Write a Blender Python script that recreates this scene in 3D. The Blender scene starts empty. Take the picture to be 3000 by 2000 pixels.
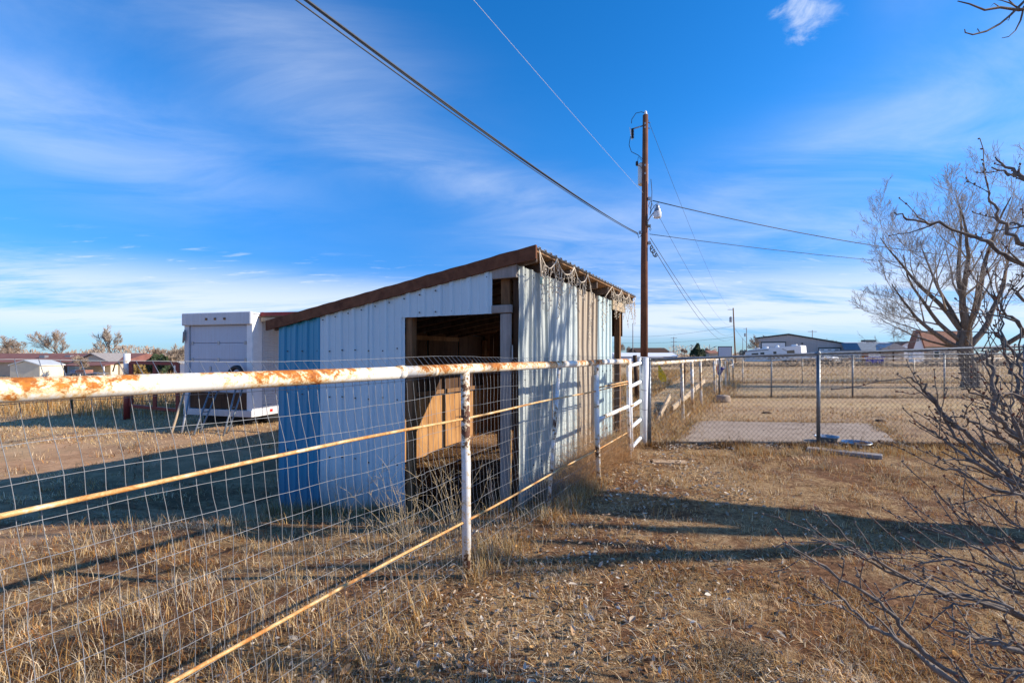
import bpy, math, random
import numpy as np
from mathutils import Vector, Matrix, noise as mnoise

random.seed(7); rng = np.random.default_rng(7)
scene = bpy.context.scene
R = math.radians

# ------------------------------------------------------------------ camera, sky, sun
EYE = 1.5; F = 1375.0; HOR = 1037.0          # eye height (m), focal length and horizon row of the 3000x2000 photograph
cam_d = bpy.data.cameras.new('camera'); cam = bpy.data.objects.new('camera', cam_d)
scene.collection.objects.link(cam); scene.camera = cam
cam.location = (0, 0, EYE); cam.rotation_euler = (R(90), 0, 0)
cam_d.sensor_width = 36.0; cam_d.lens = F/3000*36.0
cam_d.shift_y = (HOR-1000)/3000.0
cam_d.clip_start = 0.05; cam_d.clip_end = 6000

SUN_EL = R(26.5); SUN_AZ = math.atan2(1.0, -0.06)    # azimuth measured from +Y towards +X
sun_dir = Vector((math.sin(SUN_AZ)*math.cos(SUN_EL), math.cos(SUN_AZ)*math.cos(SUN_EL), math.sin(SUN_EL)))
sl = bpy.data.lights.new('sun', 'SUN'); sl.energy = 4.7; sl.angle = R(0.53); sl.color = (1.0, 0.89, 0.74)
so = bpy.data.objects.new('sun', sl); scene.collection.objects.link(so)
so.rotation_euler = (-sun_dir).to_track_quat('-Z', 'Y').to_euler(); so.location = (30, 0, 30)

scene.view_settings.view_transform = 'Standard'; scene.view_settings.look = 'None'
scene.view_settings.exposure = 0.68; scene.view_settings.gamma = 1.0
scene.view_settings.use_curve_mapping = False


class NT:
    """tiny helper for node trees"""
    def __init__(s, tree): s.t = tree; s.n = tree.nodes; s.l = tree.links
    def node(s, typ, **kw):
        n = s.n.new(typ)
        for k, v in kw.items(): setattr(n, k, v)
        return n
    def put(s, sock, v):
        if hasattr(v, 'is_output'): s.l.new(v, sock)
        else: sock.default_value = v
    def math(s, op, a, b=0.0, c=None, clamp=False):
        n = s.node('ShaderNodeMath', operation=op, use_clamp=clamp)
        s.put(n.inputs[0], a); s.put(n.inputs[1], b)
        if c is not None: s.put(n.inputs[2], c)
        return n.outputs[0]
    def mix(s, f, a, b, mode='MIX'):
        n = s.node('ShaderNodeMix', data_type='RGBA', blend_type=mode)
        s.put(n.inputs[0], f)
        s.put(n.inputs[6], a if hasattr(a, 'is_output') else (*a[:3], 1)); s.put(n.inputs[7], b if hasattr(b, 'is_output') else (*b[:3], 1))
        return n.outputs[2]
    def noise(s, vec, scale, detail=3.0, rough=0.55, dist=0.0):
        n = s.node('ShaderNodeTexNoise'); s.l.new(vec, n.inputs['Vector'])
        n.inputs['Scale'].default_value = scale; n.inputs['Detail'].default_value = detail
        n.inputs['Roughness'].default_value = rough; n.inputs['Distortion'].default_value = dist
        return n.outputs[0]
    def ramp(s, f, stops):
        n = s.node('ShaderNodeValToRGB'); s.put(n.inputs[0], f); e = n.color_ramp.elements
        while len(e) < len(stops): e.new(0.5)
        for i, (p, c) in enumerate(stops):
            e[i].position = p; e[i].color = (*(c if isinstance(c, (tuple, list)) else (c, c, c)), 1)
        return n.outputs[0]
    def step(s, f, a, b):
        n = s.node('ShaderNodeMapRange', interpolation_type='SMOOTHSTEP'); s.put(n.inputs[0], f)
        n.inputs[1].default_value = a; n.inputs[2].default_value = b
        return n.outputs[0]
    def mapping(s, vec, scale=(1, 1, 1), loc=(0, 0, 0), rot=(0, 0, 0)):
        n = s.node('ShaderNodeMapping'); s.l.new(vec, n.inputs[0])
        n.inputs['Scale'].default_value = scale; n.inputs['Location'].default_value = loc; n.inputs['Rotation'].default_value = rot
        return n.outputs[0]


world = bpy.data.worlds.new('World'); scene.world = world; world.use_nodes = True
w = NT(world.node_tree); w.n.clear()
sky = w.node('ShaderNodeTexSky', sky_type='NISHITA', sun_disc=False)
sky.sun_elevation = SUN_EL; sky.sun_rotation = SUN_AZ; sky.altitude = 1100; sky.air_density = 1.0; sky.dust_density = 0.35; sky.ozone_density = 4.0
hs = w.node('ShaderNodeHueSaturation'); hs.inputs['Saturation'].default_value = 1.20; hs.inputs['Value'].default_value = 1.0
w.l.new(w.mix(1.0, sky.outputs[0], (0.80, 0.94, 1.08), 'MULTIPLY'), hs.inputs['Color'])
tc = w.node('ShaderNodeTexCoord'); sep = w.node('ShaderNodeSeparateXYZ'); w.l.new(tc.outputs['Generated'], sep.inputs[0])
dx, dy, dz = sep.outputs
az = w.math('MULTIPLY', w.math('ARCTAN2', dx, dy), 180/math.pi)
el = w.math('MULTIPLY', w.math('ARCSINE', dz), 180/math.pi)
zc = w.math('ADD', w.math('MAXIMUM', dz, 0.0), 0.10)
cb = w.node('ShaderNodeCombineXYZ'); w.put(cb.inputs[0], w.math('DIVIDE', dx, zc)); w.put(cb.inputs[1], w.math('DIVIDE', dy, zc)); cb.inputs[2].default_value = 0
cp = cb.outputs[0]
streak = w.noise(w.mapping(cp, (0.8, 1.6, 1), rot=(0, 0, R(-14))), 1.3, 9, 0.62, 0.6)
fine = w.noise(w.mapping(cp, (1.0, 3.2, 1), (3, 1, 0), (0, 0, R(12))), 3.0, 6, 0.6, 0.4)
soft = w.noise(cp, 0.55, 3, 0.5, 0.3)
def blob(a0, e0, sa, se, rot=0.0):
    c, s_ = math.cos(R(rot)), math.sin(R(rot))
    a = w.math('SUBTRACT', az, a0); e = w.math('SUBTRACT', el, e0)
    u = w.math('ADD', w.math('MULTIPLY', a, c), w.math('MULTIPLY', e, s_)); v = w.math('SUBTRACT', w.math('MULTIPLY', e, c), w.math('MULTIPLY', a, s_))
    r = w.math('ADD', w.math('POWER', w.math('ABSOLUTE', w.math('DIVIDE', u, sa)), 2.0), w.math('POWER', w.math('ABSOLUTE', w.math('DIVIDE', v, se)), 2.0))
    return w.math('EXPONENT', w.math('MULTIPLY', r, -1.0))
mask = blob(-43, 19, 17, 5.0, -6)
for b in [(-25, 31, 15, 5.5, -14), (-52, 31, 12, 5, 10), (40, 14.5, 20, 4.2, 12), (52, 20, 12, 6, 10), (8, 12.5, 12, 4.0, -4), (42, 34, 3.0, 4.0, -30), (30, 17, 16, 4.5, 10), (46, 16, 12, 6, 8), (-8, 21, 20, 3.0, -14),
          (80, 24, 25, 10, 0), (-95, 22, 25, 9, 0), (150, 30, 35, 10, 0), (-150, 26, 35, 10, 0)]:
    mask = w.math('ADD', mask, blob(*b))
cir = w.math('MULTIPLY', w.math('MULTIPLY', mask, 1.0, clamp=True), w.step(w.math('ADD', w.math('MULTIPLY', streak, 0.8), w.math('MULTIPLY', soft, 0.35)), 0.29, 0.90))
# the low bank of cloud and its wisps
lowm = w.math('MULTIPLY', w.step(el, 0.6, 3.6), w.math('SUBTRACT', 1.0, w.step(el, 5.4, 10.5)))
bankn = w.noise(w.mapping(cp, (0.32, 0.9, 1), (5.3, 0, 0)), 1.0, 7, 0.62, 0.5)
low = w.math('MULTIPLY', lowm, w.step(w.math('ADD', bankn, w.math('MULTIPLY', fine, 0.22)), 0.37, 0.66))
wispm = w.math('MULTIPLY', w.step(el, 6.5, 8.0), w.math('SUBTRACT', 1.0, w.step(el, 9.5, 12.0)))
wisp = w.math('MULTIPLY', wispm, w.step(fine, 0.56, 0.78))
pn = w.noise(w.mapping(tc.outputs['Generated'], (1, 1, 1.6)), 13, 8, .66, .8)
puff = w.math('MULTIPLY', w.step(w.math('ADD', blob(32.3, 32.0, 3.6, 3.0, -35), w.math('MULTIPLY', w.math('SUBTRACT', pn, .5), 2.2)), .45, 1.25), w.math('MULTIPLY', w.step(blob(32.3, 32.0, 3.6, 3.0, -35), .05, .6), .62))
cl = w.math('ADD', w.math('ADD', w.math('MULTIPLY', cir, 0.50), w.math('MULTIPLY', low, 0.85)), w.math('ADD', w.math('MULTIPLY', wisp, 0.5), puff), clamp=True)
hz_ = w.mix(w.step(el, -1.0, 26.0), (0.38, 0.46, 0.60), (1.0, 1.0, 1.0))
skyc = w.mix(cl, w.mix(1.0, hs.outputs[0], hz_, 'MULTIPLY'), (3.7, 4.1, 4.8))
bg = w.node('ShaderNodeBackground'); w.l.new(skyc, bg.inputs[0]); bg.inputs[1].default_value = 0.148
wo = w.node('ShaderNodeOutputWorld'); w.l.new(bg.outputs[0], wo.inputs[0])


# ------------------------------------------------------------------ terrain height
CTRL = []
for d in np.arange(-3, 31, 0.9): CTRL.append((-2.077+.555*d, d, 0.0)); CTRL.append((-2.077+.555*d+.5, d, 0.0))
for x in (1, 2.5, 4, 6, 9, 13): 
    for d in (-3, 0, 1.5, 3, 5, 7): 
        if x > -2.077+.555*d+.4: CTRL.append((x, d, 0.0))
for x, d in ((4, 9), (6, 9), (8, 9), (6, 11.5), (9, 12), (12, 10), (9, 16), (14, 16), (20, 16), (13, 21), (20, 22), (30, 24), (20, 32), (35, 40), (60, 60), (40, 80), (70, 95), (100, 60), (60, 130), (200, 200), (500, 500), (60, 10), (300, 20)): CTRL.append((x, d, 0.0))
CTRL += [(0.0, 4.85, -.17), (.5, 5.8, -.10), (1.0, 6.9, -.06), (1.75, 8.4, -.02), (-.6, 5.25, -.32), (-1.29, 5.6, -.46), (-2.3, 6.15, -.60), (-3.33, 6.65, -.74), (-4.2, 7.2, -.72),
         (-.5, 7, -.42), (-1.5, 8, -.58), (-2.4, 9, -.66), (0, 8.5, -.42), (-.8, 10, -.52), (.8, 9.5, -.25), (-1.3, 4.3, -.22), (-2.4, 4.8, -.36), (-1.0, 3.2, -.03), (-1.9, 2.4, -.02), (-3.4, 3.2, -.05), (-2.9, 4.2, -.15), (-5.5, 3.8, -.25), (-5, 1, -.1), (-4, -2, -.05),
         (-6, 5.5, -.45), (-6, 7.5, -.62), (-9, 6, -.5), (-9, 9, -.55), (-6, 10, -.5), (-7, 12, -.36), (-9, 14, -.36), (-12, 14, -.42), (-4, 14, -.4), (0, 14, -.3), (2, 18, -.2), (-16, 12, -.5), (-20, 20, -.6), (-8, 22, -.55),
         (-30, 30, -.9), (-15, 40, -.9), (0, 40, -.4), (-45, 45, -1.4), (-60, 60, -1.8), (-80, 74, -2.2), (-66, 74, -2.2), (-100, 75, -2.3), (-60, 100, -2.2), (-120, 110, -2.4), (0, 90, -.5), (-30, 90, -1.3), (-60, 15, -.8), (-200, 200, -2.4), (0, 300, -.7), (-500, 500, -2.4), (-300, 20, -1.2)]
CT = np.array(CTRL)

def _hash(ix, iy, seed):
    h = (ix.astype(np.int64)*374761393 + iy.astype(np.int64)*668265263 + seed*982451653) & 0xffffffff
    h = ((h ^ (h >> 13))*1274126177) & 0xffffffff
    return ((h ^ (h >> 16)) & 0xffff)/65535.0
def vnoise(x, y, seed=0):
    x = np.asarray(x, float); y = np.asarray(y, float)
    ix = np.floor(x); iy = np.floor(y); fx = x-ix; fy = y-iy
    fx = fx*fx*(3-2*fx); fy = fy*fy*(3-2*fy)
    a = _hash(ix, iy, seed); b = _hash(ix+1, iy, seed); c = _hash(ix, iy+1, seed); d = _hash(ix+1, iy+1, seed)
    return (a*(1-fx)+b*fx)*(1-fy)+(c*(1-fx)+d*fx)*fy
def fbm(x, y, seed=0, o=4):
    s = 0; a = .5; t = 0
    for i in range(o):
        s = s+a*vnoise(x*2**i+i*17.3, y*2**i-i*9.1, seed+i); t += a; a *= .55
    return s/t
def gz_arr(x, y):
    x = np.atleast_1d(np.asarray(x, float)).ravel(); y = np.atleast_1d(np.asarray(y, float)).ravel()
    out = np.empty(len(x))
    for i in range(0, len(x), 20000):
        X = x[i:i+20000, None]; Y = y[i:i+20000, None]
        r2 = (X-CT[:, 0])**2+(Y-CT[:, 1])**2
        wgt = 1/(r2+.12)**1.9
        out[i:i+20000] = (wgt*CT[:, 2]).sum(1)/wgt.sum(1)
    r = np.hypot(x, y)
    out += (fbm(x*1.1, y*1.1, 3)-.5)*.05*np.clip(1-r/60, 0, 1) + (fbm(x*5, y*5, 11)-.5)*.022*np.clip(1-r/30, 0, 1)
    out += (fbm(x*.03, y*.03, 5)-.5)*.5*np.clip((r-40)/60, 0, 1)
    return out
def gz(x, y): return float(gz_arr([x], [y])[0])
def px(x, y, d): return Vector(((x-1500)/F*d, d, EYE-(y-HOR)/F*d))
def gpx(x, y):                       # ground point (flat) seen at photograph pixel x, y
    d = F*EYE/(y-HOR); return Vector(((x-1500)/F*d, d, 0))


# ------------------------------------------------------------------ materials
def mat(name):
    m = bpy.data.materials.new(name); m.use_nodes = True
    t = NT(m.node_tree); t.n.clear()
    out = t.node('ShaderNodeOutputMaterial'); p = t.node('ShaderNodeBsdfPrincipled'); t.l.new(p.outputs[0], out.inputs[0])
    t.p = p; t.out = out; t.m = m
    g = t.node('ShaderNodeNewGeometry'); t.pos = g.outputs['Position']; t.geo = g
    t.obj = t.node('ShaderNodeTexCoord').outputs['Object']
    return t
def bump(t, h, strength=.3, dist=.01):
    b = t.node('ShaderNodeBump'); b.inputs['Strength'].default_value = strength; b.inputs['Distance'].default_value = dist
    t.l.new(h, b.inputs['Height']); t.l.new(b.outputs[0], t.p.inputs['Normal'])
def plain(name, col, rough=.6, metal=0.0, var=.25, scale=6.0, bmp=0.0, stretch=(1, 1, 1), spec=.4):
    t = mat(name); v = t.mapping(t.pos, stretch)
    n = t.noise(v, scale, 4, .6)
    a = tuple(c*(1-var) for c in col); b = tuple(min(1, c*(1+var)) for c in col)
    t.put(t.p.inputs['Base Color'], t.ramp(n, [(.3, a), (.7, b)]))
    t.p.inputs['Roughness'].default_value = rough; t.p.inputs['Metallic'].default_value = metal; t.p.inputs['Specular IOR Level'].default_value = spec
    if bmp: bump(t, n, bmp, .005)
    return t.m
def wood(name, c1, c2, scale=14, stretch=(1, 1, .08), rough=.85):
    t = mat(name); v = t.mapping(t.pos, stretch)
    n = t.noise(v, scale, 6, .65, .4); n2 = t.noise(t.pos, 3.0, 4)
    f = t.math('ADD', t.math('MULTIPLY', n, .7), t.math('MULTIPLY', n2, .35))
    t.put(t.p.inputs['Base Color'], t.ramp(f, [(.34, c1), (.50, tuple((a+b)/2 for a, b in zip(c1, c2))), (.68, c2)]))
    t.p.inputs['Roughness'].default_value = rough; t.p.inputs['Specular IOR Level'].default_value = .2
    bump(t, n, .35, .006); return t.m
def rusty(name, paint, lo, hi, scale=9, stretch=(1, 1, 1), rust1=(.30, .085, .012), rust2=(.50, .19, .03), rough=.45, big=1.2, top=0.0):
    t = mat(name); v = t.mapping(t.pos, stretch)
    n = t.noise(v, scale, 9, .68, .6); nb = t.noise(t.pos, big, 3, .5)
    n8 = t.noise(t.mapping(t.pos, stretch), scale*4.5, 4, .7)
    f = t.math('ADD', t.math('MULTIPLY', n, .44), t.math('ADD', t.math('MULTIPLY', nb, .40), t.math('MULTIPLY', n8, .20)))
    if top:
        sp = t.node('ShaderNodeSeparateXYZ'); t.l.new(t.geo.outputs['Normal'], sp.inputs[0])
        f = t.math('ADD', f, t.math('MULTIPLY', sp.outputs[2], top))
    k = t.step(f, lo, hi)
    rc = t.ramp(t.noise(t.pos, 45, 5, .6), [(.3, rust1), (.7, rust2)])
    dirt = t.noise(t.mapping(t.pos, (1, 1, 1)), 22, 5, .7)
    pc = t.mix(t.step(dirt, .5, .85), paint, tuple(c*.62 for c in paint))
    halo = t.mix(t.step(f, lo-.07, lo+.02), pc, (paint[0]*.9, paint[1]*.66, paint[2]*.36))
    t.put(t.p.inputs['Base Color'], t.mix(k, halo, rc))
    t.put(t.p.inputs['Roughness'], t.math('ADD', t.math('MULTIPLY', k, .4), rough))
    h = t.math('ADD', t.math('MULTIPLY', k, -.6), t.math('MULTIPLY', n, .3)); bump(t, h, .45, .003)
    return t.m
def sheet(name, col, dirt=(.33, .27, .2), amt=.5, rough=.42, spec=.4, streak=1.0):
    """painted corrugated sheet: vertical streaks, grime, a little chalking"""
    t = mat(name)
    s = t.noise(t.mapping(t.pos, (9, 9, .5)), 2.2, 5, .65); b = t.noise(t.pos, 1.6, 5, .6); f = t.noise(t.pos, 26, 4, .6)
    k = t.math('MULTIPLY', t.step(t.math('ADD', t.math('MULTIPLY', s, .6*streak), t.math('ADD', t.math('MULTIPLY', b, .4), t.math('MULTIPLY', f, .12))), .48, .80), amt)
    base = t.mix(b, tuple(c*.86 for c in col), tuple(min(1, c*1.10) for c in col))
    bc = t.mix(k, base, dirt)
    rs = t.noise(t.mapping(t.pos, (16, 16, .8), (4, 2, 0)), 1.6, 4, .6); bc = t.mix(t.math('MULTIPLY', t.step(t.math('ADD', t.math('MULTIPLY', rs, .7), t.math('MULTIPLY', f, .3)), .60, .76), .55*min(1, amt*1.3)), bc, (.27, .135, .06))
    sp = t.node('ShaderNodeSeparateXYZ'); t.l.new(t.pos, sp.inputs[0])       # mud splash near the ground
    sl_ = t.math('MULTIPLY', t.math('SUBTRACT', 1.0, t.step(t.math('ADD', sp.outputs[2], t.math('MULTIPLY', f, .55)), -.35, .45)), .55 if amt > .28 else .3)
    t.put(t.p.inputs['Base Color'], t.mix(sl_, bc, (.25, .16, .095)))
    t.put(t.p.inputs['Roughness'], t.math('ADD', t.math('MULTIPLY', k, .4), rough)); t.p.inputs['Specular IOR Level'].default_value = spec
    bump(t, t.noise(t.pos, 2.5, 3, .5), .25, .02); return t.m
def attr_mat(name, trans=.25, rough=.8):
    t = mat(name); a = t.node('ShaderNodeAttribute', attribute_name='col')
    t.l.new(a.outputs['Color'], t.p.inputs['Base Color']); t.p.inputs['Roughness'].default_value = rough; t.p.inputs['Specular IOR Level'].default_value = .25
    tr = t.node('ShaderNodeBsdfTranslucent'); t.l.new(a.outputs['Color'], tr.inputs[0])
    mx = t.node('ShaderNodeMixShader'); mx.inputs[0].default_value = trans
    t.l.new(t.p.outputs[0], mx.inputs[1]); t.l.new(tr.outputs[0], mx.inputs[2]); t.l.new(mx.outputs[0], t.out.inputs[0])
    return t.m

MAT = {}
MAT['rail'] = rusty('rusty white pipe paint', (.78, .77, .73), .548, .60, 19, rust1=(.22, .055, .008), rust2=(.58, .20, .022), top=.045, big=1.9)
MAT['post'] = rusty('chipped white pipe paint', (.70, .71, .73), .56, .585, 15, rust1=(.07, .025, .015), rust2=(.13, .05, .025), big=3)
MAT['rod'] = rusty('rust streaked rod', (.66, .58, .44), .46, .62, 26, rust1=(.36, .12, .02), rust2=(.55, .24, .06), big=5)
MAT['wire'] = plain('galvanised wire', (.24, .25, .265), .55, .25, .25, 30)
MAT['wire_dark'] = plain('black cable', (.03, .035, .045), .6, 0, .3, 20)
MAT['galv'] = plain('galvanised pipe', (.20, .22, .24), .45, .6, .25, 20)
MAT['galv2'] = plain('bright galvanised', (.48, .52, .55), .35, .6, .2, 14)
MAT['chain'] = plain('chain link wire', (.12, .115, .11), .5, .4, .3, 9)
MAT['gate_white'] = rusty('white gate paint', (.76, .79, .82), .66, .73, 14, rust1=(.1, .05, .03), rust2=(.25, .12, .05))
MAT['white_post'] = sheet('white post paint', (.80, .82, .85), (.45, .4, .34), .35, .4)
MAT['farpipe'] = rusty('far white pipe paint', (.76, .74, .70), .54, .62, 7, rust1=(.2, .08, .03), rust2=(.4, .18, .06), big=2.4)
MAT['panel_blue'] = sheet('blue sheet paint', (.006, .25, .44), (.05, .18, .27), .25, .35, .5)
MAT['panel_pale'] = sheet('pale blue white sheet paint', (.53, .68, .77), (.38, .45, .50), .3, .42)
MAT['panel_white'] = sheet('weathered white sheet', (.43, .465, .45), (.22, .26, .23), .95, .45)
MAT['panel_white2'] = sheet('brighter white sheet', (.50, .55, .55), (.28, .34, .31), .75, .42)
MAT['panel_tan'] = sheet('tan sheet paint', (.43, .36, .275), (.28, .22, .16), .7, .5)
MAT['panel_aqua'] = sheet('faded aqua white sheet', (.48, .59, .61), (.34, .40, .38), .6, .42)
MAT['roof_metal'] = sheet('roof sheet', (.50, .53, .56), (.25, .14, .08), .6, .4)
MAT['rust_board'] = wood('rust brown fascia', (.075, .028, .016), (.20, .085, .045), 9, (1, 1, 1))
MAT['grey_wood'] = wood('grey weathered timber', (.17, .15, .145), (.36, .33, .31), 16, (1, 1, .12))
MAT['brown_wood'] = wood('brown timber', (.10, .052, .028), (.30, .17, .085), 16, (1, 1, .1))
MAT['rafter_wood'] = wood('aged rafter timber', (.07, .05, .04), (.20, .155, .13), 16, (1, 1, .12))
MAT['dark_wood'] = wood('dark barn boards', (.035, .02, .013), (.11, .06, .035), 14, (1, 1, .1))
MAT['plywood'] = wood('sun bleached plywood', (.27, .125, .045), (.50, .28, .115), 8, (1, 1, .12))
MAT['pole_wood'] = wood('treated pole timber', (.065, .026, .017), (.22, .092, .05), 10, (1, 1, .03))
MAT['straw_plank'] = wood('bleached plank', (.30, .22, .15), (.55, .44, .31), 14, (.4, .4, .4))
MAT['bark'] = wood('grey bark', (.06, .044, .034), (.24, .19, .15), 12, (1, 1, .2))
MAT['bark_pale'] = wood('pale branch bark', (.22, .17, .135), (.52, .45, .37), 14, (1, 1, .3))
MAT['twig_brown'] = plain('brown twigs', (.33, .25, .19), .8, 0, .35, 3)
MAT['shrub'] = wood('shrub bark', (.045, .037, .031), (.25, .205, .175), 40, (1, 1, 1))
MAT['bud'] = plain('red brown buds', (.16, .05, .025), .7, 0, .4, 30)
MAT['black'] = plain('black plastic', (.02, .02, .024), .5, 0, .3)
MAT['dark_hole'] = plain('dark undercarriage', (.025, .022, .02), .9, 0, .3)
MAT['red_paint'] = rusty('red gate paint', (.22, .025, .02), .62, .7, 9, rust1=(.06, .03, .02), rust2=(.14, .07, .03))
MAT['white'] = plain('white paint', (.78, .78, .78), .5, 0, .06)
MAT['trailer_white'] = sheet('trailer white paint', (.56, .58, .62), (.38, .33, .28), .4, .4)
MAT['trailer_door'] = sheet('trailer door paint', (.46, .52, .62), (.32, .31, .33), .35, .45)
MAT['glass'] = plain('dark window glass', (.03, .035, .04), .08, 0, .2)
MAT['grey_metal'] = plain('grey metal', (.32, .33, .35), .4, .6, .2)
MAT['string'] = plain('cream light cord', (.68, .58, .45), .6, 0, .25, 60)
MAT['bulb'] = plain('clear bulb plastic', (.75, .72, .66), .15, 0, .15)
MAT['green_plastic'] = plain('pale green plug', (.35, .48, .38), .5)
MAT['blue_plastic'] = plain('blue plastic', (.008, .03, .36), .4, 0, .25)
MAT['yellow_tape'] = plain('yellow tape', (.75, .55, .03), .5, 0, .2, 20)
MAT['red_lens'] = plain('red lens', (.5, .02, .015), .25)
MAT['blue_grey'] = plain('faded blue', (.12, .16, .28), .6)
MAT['pale_wire'] = plain('pale wire', (.55, .57, .60), .6, 0, .05)
MAT['orange'] = plain('orange', (.55, .16, .02), .5)
MAT['barn_wall'] = plain('barn grey siding', (.40, .385, .385), .5, 0, .1, 2, stretch=(4, 1, .1))
MAT['trim_green'] = plain('dark trim', (.06, .075, .075), .5)
MAT['brick_roof'] = plain('brown red shingle', (.30, .13, .08), .8, 0, .25, 2)
MAT['red_roof'] = plain('faded red metal roof', (.20, .085, .07), .95, 0, .2, .8)
MAT['beige'] = plain('beige siding', (.42, .36, .28), .7, 0, .1, .6)
MAT['cream'] = plain('cream siding', (.66, .59, .44), .6, 0, .08, .8)
MAT['grey_roof'] = plain('blue grey shingle', (.16, .19, .22), .7, 0, .2, 2)
MAT['tin_roof'] = plain('pale tin roof', (.62, .62, .58), .4, .2, .1, 2)
MAT['evergreen'] = plain('evergreen needles', (.035, .055, .022), .8, 0, .5, 4)
MAT['olive'] = plain('yellow olive foliage', (.26, .17, .05), .8, 0, .4, 4)
MAT['dry_bush'] = plain('dry bush twigs', (.20, .145, .095), .85, 0, .4, 3)
MAT['blade'] = attr_mat('dead grass blades'); MAT['leaf'] = attr_mat('fallen leaves', .2, .7)
MAT['stalk'] = plain('dry weed stalk', (.50, .38, .22), .8, 0, .35, 30)
MAT['tumble'] = plain('dry tumbleweed', (.56, .34, .16), .85, 0, .4, 14)
MAT['greyweed'] = plain('grey weed', (.30, .24, .20), .85, 0, .4, 20)
t = mat('glass shade'); t.p.inputs['Base Color'].default_value = (.85, .86, .88, 1); t.p.inputs['Roughness'].default_value = .2; t.p.inputs['Transmission Weight'].default_value = .35; MAT['shade_glass'] = t.m
# concrete
t = mat('concrete'); n = t.noise(t.pos, 3, 8, .65); n2 = t.noise(t.pos, 60, 4, .6); n3 = t.noise(t.pos, .7, 3)
c = t.ramp(t.math('ADD', t.math('MULTIPLY', n, .6), t.math('ADD', t.math('MULTIPLY', n2, .15), t.math('MULTIPLY', n3, .3))), [(.38, (.20, .135, .09)), (.50, (.31, .23, .165)), (.66, (.37, .285, .215))])
t.put(t.p.inputs['Base Color'], c); t.p.inputs['Roughness'].default_value = .9; bump(t, n2, .3, .004); MAT['concrete'] = t.m
MAT['tan_stone'] = plain('tan stone', (.42, .29, .18), .9, 0, .2, 9)
# ground
t = mat('dry ground'); P = t.pos
big = t.noise(P, .55, 5, .6); med = t.noise(P, 2.6, 6, .65, .4); fin = t.noise(P, 17, 6, .7, .5); vf = t.noise(P, 95, 4, .7)
far_s = t.noise(t.mapping(P, (.05, .42, 1)), 1.0, 5, .6)
soil = t.ramp(fin, [(.3, (.07, .033, .016)), (.52, (.19, .095, .048)), (.75, (.37, .20, .105))])
thatch = t.ramp(t.math('ADD', t.math('MULTIPLY', vf, .6), t.math('MULTIPLY', fin, .4)), [(.34, (.085, .040, .018)), (.46, (.24, .135, .065)), (.58, (.47, .32, .165)), (.72, (.60, .47, .30))])
f = t.step(t.math('ADD', t.math('MULTIPLY', big, .5), t.math('ADD', t.math('MULTIPLY', med, .5), t.math('MULTIPLY', fin, .15))), .50, .62)
near = t.mix(f, soil, thatch)
farc = t.ramp(t.math('ADD', t.math('MULTIPLY', far_s, .75), t.math('MULTIPLY', med, .25)), [(.34, (.27, .165, .09)), (.46, (.46, .31, .185)), (.56, (.53, .37, .20)), (.68, (.60, .44, .23))])
farc = t.mix(t.math('MULTIPLY', t.step(fin, .4, .75), .35), farc, (.17, .10, .055))
ln = t.node('ShaderNodeVectorMath', operation='LENGTH'); t.l.new(P, ln.inputs[0])
gc = t.mix(t.step(ln.outputs['Value'], 7, 15), near, farc)
sp = t.node('ShaderNodeSeparateXYZ'); t.l.new(P, sp.inputs[0])
sand_side = t.step(t.math('SUBTRACT', t.math('ADD', -4.6, t.math('MULTIPLY', sp.outputs[1], .30)), sp.outputs[0]), -.6, 1.6)   # bare sandy corral left of the shed
sand = t.ramp(t.math('ADD', t.math('MULTIPLY', med, .6), t.math('MULTIPLY', fin, .4)), [(.36, (.30, .165, .085)), (.55, (.50, .30, .17)), (.7, (.58, .38, .24))])
lim = t.math('SUBTRACT', 1.0, t.step(sp.outputs[1], 10.5, 13.5))
gc = t.mix(t.math('MULTIPLY', t.math('MULTIPLY', sand_side, lim), t.step(t.math('ADD', big, t.math('MULTIPLY', med, .35)), .50, .78)), gc, sand)
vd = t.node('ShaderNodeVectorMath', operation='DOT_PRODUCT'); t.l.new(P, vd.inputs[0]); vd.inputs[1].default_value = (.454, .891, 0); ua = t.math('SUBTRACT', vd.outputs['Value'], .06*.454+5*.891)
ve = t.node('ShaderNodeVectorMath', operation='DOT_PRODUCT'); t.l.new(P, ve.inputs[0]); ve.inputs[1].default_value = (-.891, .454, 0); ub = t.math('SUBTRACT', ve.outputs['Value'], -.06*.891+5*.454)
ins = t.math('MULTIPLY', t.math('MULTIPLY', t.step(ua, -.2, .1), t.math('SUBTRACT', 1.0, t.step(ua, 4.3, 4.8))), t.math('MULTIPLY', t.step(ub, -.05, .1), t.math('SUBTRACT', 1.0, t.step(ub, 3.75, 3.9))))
gc = t.mix(t.math('MULTIPLY', ins, .9), gc, (.05, .028, .016))  # shed floor coloured darker to stand in for the dim interior
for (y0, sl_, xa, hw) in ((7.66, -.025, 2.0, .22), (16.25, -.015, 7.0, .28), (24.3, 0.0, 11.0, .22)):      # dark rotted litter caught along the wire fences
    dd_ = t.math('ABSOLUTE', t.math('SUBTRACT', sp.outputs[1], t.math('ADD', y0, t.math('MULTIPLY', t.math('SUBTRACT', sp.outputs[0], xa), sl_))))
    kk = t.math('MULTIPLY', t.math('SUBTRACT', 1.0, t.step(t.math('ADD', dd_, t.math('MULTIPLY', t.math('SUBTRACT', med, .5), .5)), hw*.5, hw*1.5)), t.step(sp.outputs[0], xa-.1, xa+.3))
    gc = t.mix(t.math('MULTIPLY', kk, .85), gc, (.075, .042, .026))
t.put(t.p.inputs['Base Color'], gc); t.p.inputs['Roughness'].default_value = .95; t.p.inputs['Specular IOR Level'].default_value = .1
bump(t, t.math('ADD', t.math('MULTIPLY', fin, .6), t.math('MULTIPLY', vf, .5)), .9, .035); MAT['ground'] = t.m


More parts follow.
